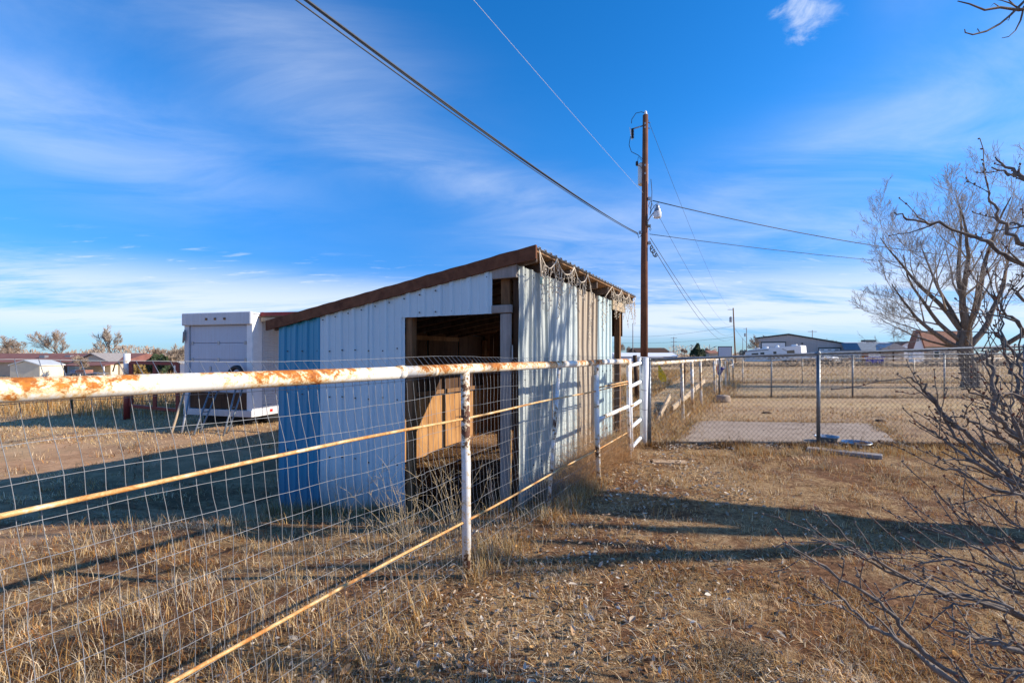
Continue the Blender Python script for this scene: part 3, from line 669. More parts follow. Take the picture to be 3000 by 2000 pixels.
# lamp
lc = px(1926, 640, pd-.2)
tubeobj('lamp_arm', [px(1896, 662, pd-.1), px(1898, 648, pd-.15), px(1906, 634, pd-.2), px(1916, 622, pd-.2), px(1924, 612, pd-.2)], .022, 'grey_metal', up, 8)
MB().lathe(lc+Vector((0, 0, .26)), [(.13, 0), (.10, .10), (.07, .13), (.07, .20), (.05, .24)], 16).build('lamp_head', 'grey_metal', up, smooth=False)
MB().lathe(lc, [(.02, 0), (.12, .015), (.145, .06), (.15, .2), (.13, .255)], 18).build('lamp_glass', 'shade_glass', up, smooth=True)
MB().lathe(lc+Vector((0, 0, .42)), [(.05, 0), (.05, .07), (.03, .08)], 10).build('photo_cell', 'green_plastic', up)
for y, s_ in ((582, 1), (681, -1), (662, 1), (712, 1)): MB().box(px(1889+s_*13, y, pd-.05), (.10, .10, .10)).build('wire_clamp', 'grey_metal', up)
for pts in ([(1907, 525), (1910, 560), (1909, 600), (1904, 630), (1909, 615), (1920, 600), (1930, 594)], [(1905, 590), (1900, 604), (1905, 612), (1909, 595)], [(1902, 670), (1905, 676), (1908, 672), (1902, 660)]):
    tubeobj('lead_wire', [px(x, y, pd-.12) for x, y in pts], .012, 'wire_dark', up, 5)
tubeobj('cable_coil', [px(1905+5*math.sin(i*.9)+i*1.0, 722+i*1.6+8*math.cos(i*.9), pd-.1) for i in range(20)], .022, 'wire_dark', up, 5)

def cable(name, a, b, sag, r, label, n=22, m='wire_dark', cat='cable', group='overhead cables'):
    pts = [a.lerp(b, i/n)+Vector((0, 0, -sag*4*(i/n)*(1-i/n))) for i in range(n+1)]
    o = MB().tube(pts, r, 5).build(name, m, smooth=True); tag(o, label, cat, group); return o
pe = px(1868, 684, pd)
d1 = px(920, -8, 4.8); 
def extend(a, b, k): return b+(b-a)*k
def cable3(name, pe_, p_img, dnear, back, sag, r, label, m='wire_dark'):
    """service cable from the pole, sagging, over the camera's left to a point behind it"""
    q = px(*p_img, dnear); n = 30; far = pe_; end = q+(q-pe_).normalized()*back; pts = []
    for i in range(n+1):
        t_ = i/n; p = far.lerp(end, t_); p.z -= sag*4*t_*(1-t_); pts.append(p)
    o = MB().tube(pts, r, 5).build(name, m, smooth=True); tag(o, label, 'cable', 'overhead cables'); return o
cable3('power_line', pe, (905, -60), 4.9, 6, .28, .014, 'thick upper cable of the pair running from the pole to upper left')
cable3('power_line', px(1870, 688, pd), (878, -60), 5.0, 6, .30, .009, 'thinner lower cable of the pair running from the pole to upper left')
cable3('power_line', px(1868, 682, pd), (915, -60), 5.0, 6, .34, .010, 'twisted cable wound close along the thick upper cable')
tubeobj('jumper', [pe, px(1871, 697, pd), px(1877, 692, pd), px(1884, 681, pd)], .013, 'wire_dark', up, 5)
mb = MB()    # preformed tie loops on the cable
cable3('power_line', px(1886, 568, pd), (1375, -30), 8.5, 8, .10, .0042, 'single thin pale wire rising steeply from mid pole to the top edge', 'pale_wire')
cable('power_line', px(1912, 588, pd), px(3150, 772, 26), .55, .018, 'upper black service cable drooping from the lamp towards the bare cottonwood')
cable('power_line', px(1903, 686, pd), px(3150, 795, 27), .30, .012, 'lower straight dark cable from the pole to the bare cottonwood')

# ------------------------------------------------------------------ chain link and far pipe fences
def chainlink(name, label, line, hfun, z0fun, posts, m_rail='galv', m_post='galv', pitch=.040, r=.0025, rr=.021, pr=.03, cat='fence'):
    """line(u) gives the fence line, u in metres"""
    L = posts[-1]; o = thing(name, tuple(line(0)), label, cat)
    us = np.linspace(0, L, 12)
    tubeobj('top_rail', [line(u)+Vector((0, 0, hfun(u))) for u in us], rr, m_rail, o, 10)
    for u in posts:
        p = line(u); tubeobj('post', [p+Vector((0, 0, z0fun(u)-.1)), p+Vector((0, 0, hfun(u)+.01))], pr, m_post, o, 12)
        MB().lathe(p+Vector((0, 0, hfun(u)+.01)), [(pr*1.1, -.03), (pr*1.15, .0), (pr*.6, .035)], 10).build('post_cap', m_rail, o)
    mb = MB(); vs = []; fs = []
    n = int(L/pitch); 
    for i in range(n):
        u0 = i*pitch; zt_ = hfun(u0)+.0; zb_ = z0fun(u0)+.02; k = int((zt_-zb_)/pitch); pts = []
        for j in range(k*1+1):
            u = u0+(pitch if ((j+i) % 2) else 0.0)
            q = line(min(u, L))+Vector((0, -.022+(.004 if j % 2 else -.004), zt_-j*pitch+.005)); pts.append(q)
        mb.tube(pts, r, 3, cap=False)
    mb.build('chain_link', 'chain', o, kind='stuff'); 
    tubeobj('tension_wire', [line(u)+Vector((0, -.02, z0fun(u)+.06)) for u in us], .003, 'chain', o, 4)
    return o
nl = lambda u: Vector((2.26+u, 7.79-.025*u, 0))
nh = lambda u: 1.405+.037*u
chainlink('chain_link_fence', 'near galvanised chain link fence running right from the white gate post', nl, nh, lambda u: gz(*nl(u).xy), [0.02, 2.78, 6.1, 9.3])
fl = lambda u: Vector((7.2+u, 16.4-.015*u, 0))
chainlink('chain_link_fence', 'middle chain link fence crossing the lawn behind the concrete pad', fl, lambda u: 1.40+.012*u, lambda u: gz(*fl(u).xy), [.05, 1.85, 4.65, 7.8, 10.9, 14.0], r=.0024, pr=.026)
# continuation of the pipe fence beyond the gate
f2 = thing('pipe_fence', (3.6, 10.7, 0), 'rust spotted white pipe fence receding beyond the white gate post', 'fence')
tubeobj('top_rail', [FP(d, 1.33) for d in (7.95, 9.5, 12, 15, 16.9)], .036, 'farpipe', f2, 12)
tubeobj('top_rail', [FP(d, 1.30) for d in (16.9, 20, 24.4)], .03, 'farpipe', f2, 10)
for d, r in ((10.74, .036), (12.06, .04), (13.5, .035), (16.7, .037), (17.2, .037), (18.9, .036), (20.6, .033), (22.4, .037), (24.5, .042)):
    p = FP(d); tubeobj('post', [(p.x+.03, p.y, gz(p.x, p.y)-.1), (p.x, p.y, 1.32)], r, 'farpipe', f2, 10)
p = FP(17.4); tubeobj('brace', [(p.x+.28, p.y+.25, -.05), (p.x-.02, p.y-.2, 1.3)], .032, 'farpipe', f2, 8)
tubeobj('rod', [FP(d, .95) for d in (22.4, 24.5)], .03, 'farpipe', f2, 8)
for z in (.25, .5, .75, 1.0, 1.2): tubeobj('wire', [FP(d, z, .03) for d in (8, 12, 16.8, 24)], .003, 'chain', f2, 4)
f3 = thing('pipe_fence', (14, 24.4, 0), 'distant thin white pipe fence crossing the field behind the lawn', 'fence')
tubeobj('top_rail', [(x, 24.4, 1.27+.004*x*0) for x in (11.5, 16, 22, 34)], .026, 'farpipe', f3, 8)
for x in (12.0, 15.1, 20.9, 24.5, 28, 31.5): tubeobj('post', [(x, 24.4, -.1), (x, 24.4, 1.27)], .03, 'farpipe', f3, 8)
tubeobj('wire', [(11.5, 24.4, .8), (34, 24.4, .8)], .006, 'chain', f3, 4); tubeobj('wire', [(11.5, 24.4, .4), (34, 24.4, .4)], .006, 'chain', f3, 4)
# dark wooden fence posts in the field
for i, (x, y0, y1, d, lab) in enumerate(((1997, 1064, 1165, 15.5, 'charred leaning wooden post seen between the white pipe posts'), (1866, 1040, 1150, 14.5, 'dark slanted wooden post behind the walk gate'), (2126, 1058, 1122, 24.0, 'short reddish wooden corner post at the far end of the pipe fence'))):
    a = px(x, y1, d); a.z = gz(a.x, a.y)-.1; b = px(x+(6 if i == 0 else -6 if i == 1 else 2), y0, d)
    o = tubeobj('wooden_post', [a, a.lerp(b, .5)+Vector((.02, 0, 0)), b], [.075, .07, .065], 'dark_wood' if i < 2 else 'brown_wood', None, 9); tag(o, lab, 'post')
# leaning planks
def plank(a, b, w_, h, m, label, cat='plank', name='wooden_plank'):
    o = MB().beam(a, b, w_, h).build(name, m, bevel=.006); return tag(o, label, cat)
plank(px(1922, 1240, 10.6), px(1962, 1158, 11.4), .05, .12, 'straw_plank', 'short bleached plank leaning against the first far pipe post')
plank(px(1970, 1196, 11.6), px(2064, 1114, 14.6), .05, .13, 'straw_plank', 'long bleached plank propped diagonally behind the receding pipe fence')
a = gpx(2365, 1318); b = gpx(2585, 1342); a.z = gz(a.x, a.y)+.05; b.z = gz(b.x, b.y)+.05
plank(a-Vector((0, 0, .025)), b-Vector((0, 0, .025)), .19, .055, 'grey_wood', 'grey timber lying on the ground below the near chain link fence', 'timber', 'timber')
a = gpx(1912, 1352); b = gpx(2012, 1356); a.z = gz(a.x, a.y)+.02; b.z = gz(b.x, b.y)+.02
plank(a-Vector((0, 0, .02)), b-Vector((0, 0, .02)), .2, .04, 'tan_stone', 'thin tan paving slab lying in the dry grass near the gate', 'slab', 'paving_slab')
p = gpx(2035, 1200); 
plank(px(2000, 1232, 10.6)*1, px(2036, 1196, 12.9), .05, .08, 'straw_plank', 'bleached board lying along the foot of the receding pipe fence')

# pans, block, bucket, tape
def pan(c, r, h, label, tilt=0):
    o = thing('feed_pan', tuple(c), label, 'pan')
    prof = [(r*.82, 0), (r, h), (r*1.06, h+.005), (r*1.05, h-.006), (r*.97, h-.008), (r*.79, .012)]
    MB().lathe(c, prof, 24).build('bowl', 'galv2', o, smooth=True)
    for s_ in (-1, 1): tubeobj('handle', [c+Vector((s_*r*1.03, -.05, h-.01)), c+Vector((s_*r*1.2, 0, h)), c+Vector((s_*r*1.03, .05, h-.01))], .007, 'galv2', o, 6)
pan(Vector((5.32, 7.93, .025)), .17, .09, 'round galvanised pan behind the foot of the chain link post')
pan(Vector((5.58, 7.60, .01)), .20, .065, 'wide shallow galvanised pan lying beside the grey timber')
c = gpx(2118, 1178); blk = thing('tub', tuple(c), 'pale concrete tub upside down on the lawn by the receding fence', 'tub')
MB().lathe(c+Vector((0, 0, -.03)), [(.23, 0), (.225, .1), (.205, .22), (.19, .245), (.05, .25)], 18).build('body', 'concrete', blk, smooth=True)
MB().lathe(c+Vector((0, 0, .213)), [(.06, 0), (.055, .02), (.02, .025)], 12).build('plug', 'grey_wood', blk)
bc = px(2106, 1085, 18.0); bk = thing('bucket', tuple(bc), 'blue plastic bucket hanging tilted on the receding pipe fence', 'bucket')
M_ = Matrix.Translation(bc) @ Matrix.Rotation(R(22), 4, 'Y')
MB(M_).lathe((0, 0, -.15), [(.12, 0), (.155, .27), (.165, .275), (.165, .295), (.15, .295), (.145, .26), (.112, .01)], 20).build('pail', 'blue_plastic', bk, smooth=True)
MB(M_).tube([(.16*math.cos(a), 0, .13+.13*math.sin(a)) for a in np.linspace(0, math.pi, 10)], .006, 5).build('handle', 'white', bk)
# tape
mb = MB(); pts = [px(1928, 1062, 9.2), px(1931, 1074, 9.2), px(1936, 1090, 9.18), px(1940, 1103, 9.2), px(1944, 1118, 9.22)]; wd_ = [.02, .018, .05, .075, .05]
vs = []; 
for p, w_ in zip(pts, wd_): vs += [p+Vector((-w_, .02*w_, 0)), p+Vector((w_, -.3*w_, .01))]
mb.add(vs, [(2*i, 2*i+1, 2*i+3, 2*i+2) for i in range(4)]); mb.tube([px(1925, 1064, 9.2), px(1934, 1063, 9.2)], .02, 6)
tag(mb.build('caution_tape', 'yellow_tape', solid=.002), 'yellow plastic tape knotted on the pipe rail beyond the white post', 'tape')
# dark dung / debris bits on the lawn
for x, y, lab in ((2246, 1211, 'flat dark lump lying on the lawn left of the chain link post'), (2578, 1234, 'small dark lump lying on the lawn right of the chain link post')):
    c = gpx(x, y); mb = MB(); mb.lathe(c+Vector((0, 0, -.01)), [(.11, 0), (.12, .02), (.08, .05), (.02, .06)], 9); o = mb.build('dung', 'dark_wood', smooth=True); o.scale = (1.1, .7, 1); tag(o, lab, 'dung')

# ------------------------------------------------------------------ box trailer left of the shed and its clutter
TR = Vector((-6.66, 12.05, 0)); TL = Vector((-8.82, 12.67, 0)); u = (TL-TR).normalized(); v = Vector((-u.y, u.x, 0)); 
if v.y < 0: v = -v
W = (TL-TR).length
def T_(s, dpt, z): return TR+u*s+v*dpt+Vector((0, 0, z))
tz0, tz1 = -.12, 2.56
trl = thing('box_trailer', tuple(T_(W/2, 0, -.3)), 'old white box trailer with roll-up rear door parked behind the shed', 'trailer')
def tb(name, m, s0, s1, d0, d1, z0, z1, bevel=.006, parent=None, label=None):
    return MB().prism([T_(s0, d0, z0), T_(s1, d0, z0), T_(s1, d1, z0), T_(s0, d1, z0)], (0, 0, z1-z0)).build(name, m, parent or trl, bevel=bevel, label=label)
tb('box_wall', 'trailer_white', W-.04, W, .05, 5.2, tz0, tz1-.03); tb('box_wall', 'trailer_white', .03, W-.03, 5.15, 5.2, tz0, tz1-.03); tb('roof', 'trailer_white', -.02, W+.02, .0, 5.22, tz1-.03, tz1+.02)
side = MB()
side.prism([T_(0, .3, tz0+.28), T_(.04, .3, tz0+.28), T_(.04, 5.2, tz0+.28), T_(0, 5.2, tz0+.28)], (0, 0, tz1-tz0-.3)); side.build('side_wall', 'trailer_white', trl)
rb_ = MB()
for i in range(46): z = tz0+.32+i*.05; rb_.prism([T_(0, .32, z), T_(-.012, .32, z+.006), T_(-.012, .32, z+.026), T_(0, .32, z+.032)], v*4.85)
rb_.build('side_ribs', 'trailer_white', trl, kind='stuff')
tb('side_rail', 'trailer_white', -.025, .04, .3, 5.2, tz0, tz0+.27); tb('corner_post', 'white', -.01, .17, -.02, .3, tz0, tz1-.04); tb('corner_post', 'trailer_white', W-.15, W+.01, -.02, .1, tz0, tz1-.04)
tb('rear_header', 'trailer_white', -.02, W+.03, -.09, .02, tz1-.30, tz1+.03, .02); tb('rear_sill', 'trailer_white', -.01, W+.01, -.05, .05, tz0, tz0+.17)
zz = tz0+.18; hs_ = [.45, .47, .47, .47, .5]
hs_ = [h*(tz1-.30-zz)/sum(hs_) for h in hs_]
for i, h in enumerate(hs_):
    tb('door_panel', 'trailer_door', .18, W-.16, .02, .05, zz+.004, zz+h-.004, .008); zz += h
zq = tz0+.18
for h in hs_[:-1]:
    zq += h
    for s_ in (.24, W*.5, W-.24): tb('hinge', 'grey_metal', s_-.035, s_+.035, .008, .022, zq-.045, zq+.045, .003)
tb('handle', 'grey_metal', W*.5-.10, W*.5+.10, -.02, .018, tz0+.70, tz0+.735, .003)
tb('door_board', 'dark_wood', .19, W-.17, .0, .018, tz0+.19, tz0+.62, .004, label='dark brown board across the lower door')
for k in (.36, .5, .63): tb('marker_light', 'brown_wood', W*k-.035, W*k+.035, -.11, -.085, tz1-.17, tz1-.11, .008)
tb('latch', 'grey_metal', W*.62-.03, W*.62+.03, -.0, .02, 1.05, 1.18)
tb('underframe', 'dark_hole', .3, W-.3, .3, 5.0, tz0-.22, tz0-.005)
for dpt in (.8, 3.8, 4.6):
    for s_ in (.15, W-.15):
        c = T_(s_, dpt, -.14); tubeobj('wheel', [c-u*.1, c+u*.1], .27, 'black', trl, 16)
for i, dd in enumerate((.55, .95, 1.02, 1.09, 1.16)): tb('reflector', 'red_lens', -.034, -.026, dd, dd+(.09 if i == 0 else .06), tz0+.08, tz0+.15, .002)
for s_, z in ((W-.02, 2.1), (W-.06, 2.15)): tubeobj('hose', [T_(s_, -.06, z), T_(s_+.01, -.07, z-.3)], .02, 'grey_wood', trl, 6)
# red lean-to roof edge; its unseen reach is added to shade the trailer
for i, (s_, dd, L, m, lab) in enumerate(((-.35, .5, 3.2, 'red_paint', 'red steel beam lying on the trailer roof edge'),)):
    pass
rack = thing('lean_to', tuple(T_(-1.5, .5, -.4)), 'red framed board lean-to roof, lengthened out of view to shade the trailer', 'lean-to')
MAT['red_paint2'] = plain('bright red paint', (.34, .03, .025), .5, 0, .25)
for s_ in (-.03, -1.8, -4.6): MB().beam(T_(s_, .28, tz1-.02-.0*s_), T_(s_, 5.2, tz1-.02), .05, .12).build('frame_rail', 'red_paint2', rack)
MB().beam(T_(.0, .26, tz1-.02), T_(-4.6, .26, tz1-.06), .05, .10).build('frame_rail', 'red_paint2', rack)
for i in range(14): dd = .34+i*.345; MB().beam(T_(.0, dd, tz1-.09-.002*(i%2)), T_(-4.65, dd, tz1-.09-.002*(i%2)), .34, .03).build('roof_board', 'straw_plank' if i % 2 else 'brown_wood', rack)
MB().beam(T_(-.10, .22, tz1-.16), T_(-2.0, .20, tz1-.19), .08, .10).build('fascia_board', 'straw_plank', rack)
for s_, dd in ((-4.6, .4), (-4.6, 5.0), (-1.8, 5.1)): MB().beam(T_(s_, dd, -.6), T_(s_, dd, tz1-.08), .08, .08, up=(0, 1, 0)).build('leg', 'red_paint2', rack)
# livestock panels leaning on the trailer's door
def leanpanel(x0, x1, y0, y1, dw, label, n=4):
    a = px(x0[0], y0, 11.0); b = px(x0[1], y0, 11.2); c_ = px(x1[0], y1, 12.2); d_ = px(x1[1], y1, 12.3)
    for q in (a, b): q.z = gz(q.x, q.y)+.0
    o = thing('livestock_gate', tuple(a), label, 'gate')
    tubeobj('stile', [a, c_], .022, 'galv', o, 8); tubeobj('stile', [b, d_], .022, 'galv', o, 8)
    for k in range(n): t_ = .12+.85*k/(n-1); tubeobj('bar', [a.lerp(c_, t_), b.lerp(d_, t_)], .012, 'galv', o, 6)
leanpanel((568, 585), (625, 650), 1248, 1118, 0, 'grey tube panel leaning against the trailer door, the one nearer its left edge')
leanpanel((655, 668), (705, 728), 1246, 1085, 0, 'grey tube panel leaning against the trailer door, the one nearer its right edge')
for i, (x0, y0, x1, y1, lab, m) in enumerate(((502, 1250, 545, 1130, 'pale yellowish pole leaning left of the trailer', 'straw_plank'), (533, 1248, 560, 1125, 'grey steel pole leaning against the left trailer corner', 'grey_metal'))):
    a = px(x0, y0, 11.2); b = px(x1, y1, 12.1); a.z = gz(a.x, a.y); tag(tubeobj('leaning_pole', [a, b], .028, m, None, 8), lab, 'pole')
# tyre leaning on the door
c = px(690, 1098, 11.9); o = thing('tyre', tuple(c), 'black tyre standing on the panels before the trailer door', 'tyre')
ring = MB(); M_ = Matrix.Translation(c) @ Matrix.Rotation(R(-16), 4, 'Z') @ Matrix.Rotation(R(78), 4, 'X')
vs = []; fs = []; n1, n2 = 24, 8
for i in range(n1):
    for j in range(n2):
        a_ = 2*math.pi*i/n1; b_ = 2*math.pi*j/n2; r_ = .2+.055*math.cos(b_); vs.append((r_*math.cos(a_), r_*math.sin(a_), .06*math.sin(b_)))
for i in range(n1):
    for j in range(n2): fs.append((i*n2+j, ((i+1) % n1)*n2+j, ((i+1) % n1)*n2+(j+1) % n2, i*n2+(j+1) % n2))
ring.add(vs, fs, M_).build('tread', 'black', o, smooth=True)

# red gate and rusty post
rp = px(372, 1226, 13.8); rp.z = gz(rp.x, rp.y)
o = thing('gate_post', tuple(rp), 'tall rusty pipe post with peeling white top beside the red gate', 'post')
tubeobj('pipe', [rp+Vector((0, 0, -.1)), rp+Vector((-.0, 0, 1.15))], .085, 'red_paint', o, 14); tubeobj('pipe', [rp+Vector((0, 0, 1.15)), rp+Vector((0, 0, 1.93))], .083, 'post', o, 14)
tubeobj('bracket', [rp+Vector((-.05, 0, 1.72)), rp+Vector((-.35, 0, 1.62)), rp+Vector((-.5, .1, 1.4))], .02, 'rod', o, 6)
rg = thing('red_gate', tuple(rp+Vector((.15, 0, .4))), 'dark red steel farm gate standing between the rusty post and trailer', 'gate')
def rgp(s_, z): return rp+Vector((.12+s_, -.16*s_, z+gz(rp.x, rp.y)*0))
zt_, zb_ = 1.25-rp.z, -.02-rp.z
for s_ in (0, .8, 1.55): MB().beam(rgp(s_, zb_-.06*s_*.6), rgp(s_, zt_), .09 if s_ else .1, .06, up=(0, 1, 0)).build('upright', 'red_paint', rg)
MB().beam(rgp(0, zt_), rgp(1.55, zt_-.03), .06, .09).build('crossbar', 'red_paint', rg); MB().beam(rgp(0, zb_), rgp(1.55, zb_-.1), .06, .09).build('crossbar', 'red_paint', rg)
for z in (.28, .55, .95): tubeobj('wire', [rgp(0, z), rgp(1.55, z-.02)], .008, 'wire_dark', rg, 4)
for s_ in np.arange(.2, 1.5, .2): tubeobj('wire', [rgp(s_, zb_), rgp(s_, zt_)], .005, 'wire_dark', rg, 4)
pf = px(210, 1200, 14.2); pf.z = gz(pf.x, pf.y)
tag(tubeobj('fence_stake', [pf, pf+Vector((0, 0, 1.25))], .03, 'green_stake', None, 6) if 'green_stake' in MAT else tubeobj('fence_stake', [pf, pf+Vector((0, 0, 1.25))], .03, 'evergreen', None, 6), 'dark green steel stake standing in tall dry grass', 'stake')

# ------------------------------------------------------------------ buildings far left
def gable_house(name, label, x0, x1, d0, d1, zb, ze, zr, wall, roof, ridge='x', over=.35, wins=(), gable=None, cat='house'):
    o = thing(name, ((x0+x1)/2, d0, zb), label, cat)
    MB().box(((x0+x1)/2, (d0+d1)/2, (zb-.6+ze)/2), (x1-x0, d1-d0, ze-zb+.6)).build('wall', wall, o)
    if ridge == 'x':
        ym = (d0+d1)/2
        MB().prism([(x0-over, d0-over, ze-.05), (x0-over, ym, zr), (x0-over, d1+over, ze-.05)], (x1-x0+2*over, 0, 0)).build('roof', roof, o)
        for s_, xx in ((-1, x0), (1, x1)): pass
    else:
        xm = (x0+x1)/2
        MB().prism([(x0, d0+.0, ze), (x1, d0, ze), (xm, d0, zr-.08)], (0, d1-d0, 0)).build('gable', wall, o)
        for xa in (x0-over, x1+over):
            s_ = (zr-ze)/(abs(xm-xa)-over)*over
            MB().prism([(xa, d0-over, ze-s_), (xm, d0-over, zr), (xm, d0-over, zr+.15), (xa, d0-over, ze-s_+.15)], (0, d1-d0+2*over, 0)).build('roof_slope', roof, o)
    for (xa, xb, za, zc_, m) in wins:
        f_ = MB().box(((xa+xb)/2, d0-.03, (za+zc_)/2), (xb-xa+.16, .06, zc_-za+.16)).build('window', 'white', o)
        MB().box(((xa+xb)/2, d0-.065, (za+zc_)/2), (xb-xa, .02, zc_-za)).build('pane', m, f_)
    return o
h1 = gable_house('long_house', 'long low beige house with faded red metal roof far left', -112, -63.5, 76, 86, -2.3, .25, 1.62, 'beige', 'red_roof', 'x', .6, wins=((-73.2, -71.9, -1.6, -.3, 'glass'), (-90, -88, -1.4, -.4, 'glass')))
g1 = gable_house('house_wing', 'cream gabled wing at the right end of the long red-roofed house', -69.5, -63.8, 74.6, 84, -2.3, .2, 1.55, 'cream', 'grey_wood', 'y', .45, cat='house')
for xx, dd in ((-95, 80), (-78, 78.2), (-74.5, 79)): MB().box((xx, dd, 1.05), (.9, .7, .5)).build('roof_vent', 'grey_metal', h1)
cpt = thing('carport', (-64, 72, -2.2), 'open carport with a red roof against the long house', 'carport')
MB().prism([(-68.5, 70.5, -.35), (-61.2, 70.5, -.28), (-61.2, 74.4, .22), (-68.5, 74.4, .15)], (0, 0, .12)).build('roof', 'red_roof2' if 'red_roof2' in MAT else 'red_roof', cpt)
for xx in (-68.3, -65, -61.4): MB().box((xx, 70.6, -1.3), (.12, .12, 2.0)).build('post', 'white', cpt)
gable_house('garden_shed', 'small cream metal garden shed before the long house', -70.6, -66.4, 66, 69.5, -2.2, -.1, .55, 'cream', 'tin_roof', 'y', .15, cat='shed')
gable_house('outbuilding', 'small white outbuilding glimpsed through the red gate', -49, -44.5, 68, 72, -1.9, .15, .6, 'white', 'tin_roof', 'x', .15, cat='outbuilding')
# flatbed with junk, golf-cart-like shelter
fb = thing('flatbed_trailer', (-55, 64, -1.9), 'low flatbed trailer carrying red and blue crates before the carport', 'trailer')
MB().box((-57.7, 64, -1.12), (4.2, 1.6, .1)).build('deck', 'grey_metal', fb); MB().box((-58.3, 64, -.86), (1.3, 1.2, .42)).build('crate', 'brick_roof', fb); MB().box((-59.35, 64, -.86), (.6, 1.2, .4)).build('crate', 'blue_grey', fb)
MB().beam((-59.7, 63.2, -.95), (-55.7, 63.2, -.92), .06, .06).build('side_rail', 'grey_metal', fb)
for xx in (-59, -56.4): tubeobj('wheel', [(xx, 63, -1.45), (xx, 63.3, -1.45)], .34, 'black', fb, 12)
sh = thing('pipe_shelter', (-38, 62, -1.6), 'low white topped shelter over bins seen through the red gate', 'shelter')
MB().box((-38.5, 62, .35), (4.6, 2.4, .18)).build('roof', 'white', sh)
for xx in (-40.5, -36.5): MB().box((xx, 61, -.6), (.1, .1, 1.9)).build('post', 'white', sh)
for xx, m in ((-40, 'blue_plastic'), (-39, 'red_paint2'), (-38.1, 'green_plastic'), (-37.2, 'blue_plastic')): MB().box((xx, 61.6, -1.0), (.7, .7, .9)).build('bin', m, sh)

# ------------------------------------------------------------------ buildings far right
BN0 = Vector(((2216-1500)/F*115, 115, 0)); bg_ = Vector((math.cos(R(27)), -math.sin(R(27)), 0)); bdp = Vector((math.sin(R(27)), math.cos(R(27)), 0))
def bray(x):        # metres along the gable wall where photograph column x meets it
    k = (x-1500)/F; return (k*BN0.y-BN0.x)/(bg_.x-k*bg_.y)
def bpt(x, y, off=0.0): 
    q = BN0+bg_*bray(x); return q-bdp*off+Vector((0, 0, EYE-(y-HOR)/F*q.y))
def bpz(x, z, off=0.0): q = BN0+bg_*bray(x)-bdp*off; q.z = z; return q
barn = thing('metal_barn', tuple(bpz(2360, 0)), 'grey metal barn with a low asymmetric gable and two white doors', 'barn')
MB().prism([bpz(2216, -.5), bpz(2516, -.5), bpt(2516, 1015), bpt(2310, 981), bpt(2216, 992)], bdp*18).build('wall', 'barn_wall', barn)
for (a, b) in (((2211, 991.5), (2310, 979.5)), ((2310, 979.5), (2521, 1014.5))): MB().prism([bpt(*a, .4), bpt(*b, .4), bpt(*b, .4)+Vector((0, 0, .22)), bpt(*a, .4)+Vector((0, 0, .22))], bdp*18.8).build('roof_slope', 'trim_green', barn)
for x, y in ((2217, 992), (2515, 1014.5)): MB().beam(bpz(x, -.5, .05), bpt(x, y, .05), .3, .2, up=bdp).build('corner_trim', 'trim_green', barn)
for (x0, x1, y0) in ((2229, 2303, 1000), (2397, 2464, 1017)):
    ztop = min(bpt(x0, y0).z, bpt(x1, y0).z)
    f_ = MB().prism([bpz(x0, -.3, .08), bpz(x1, -.3, .08), bpz(x1, ztop, .08), bpz(x0, ztop, .08)], bdp*.1).build('door_frame', 'trim_green', barn)
    for k in range(4):
        h = (ztop-.35)/4; za = .05+h*k+.02; zb2 = .05+h*(k+1)-.02
        MB().prism([bpz(x0+3, za, .14), bpz(x1-3, za, .14), bpz(x1-3, zb2, .14), bpz(x0+3, zb2, .14)], bdp*.05).build('door_panel', 'white', f_)
    if x0 > 2350:
        for k in range(3): MB().prism([bpz(x0+7+k*21, ztop-.62, .17), bpz(x0+17+k*21, ztop-.62, .17), bpz(x0+17+k*21, ztop-.48, .17), bpz(x0+7+k*21, ztop-.48, .17)], bdp*.03).build('window', 'glass', f_)
MB().beam(bpt(2348, 1006, .1), bpt(2352, 1006, .1), .3, .4).build('vent', 'trim_green', barn)
for k in range(46):
    xx = 2222+k*6.4
    if not (2228 < xx < 2304 or 2396 < xx < 2465): MB().beam(bpz(xx, -.3, .03), bpz(xx, bpt(xx, 994+abs(xx-2310)*.10).z-.35, .03), .07, .06, up=bdp).build('siding_rib', 'barn_wall', barn)

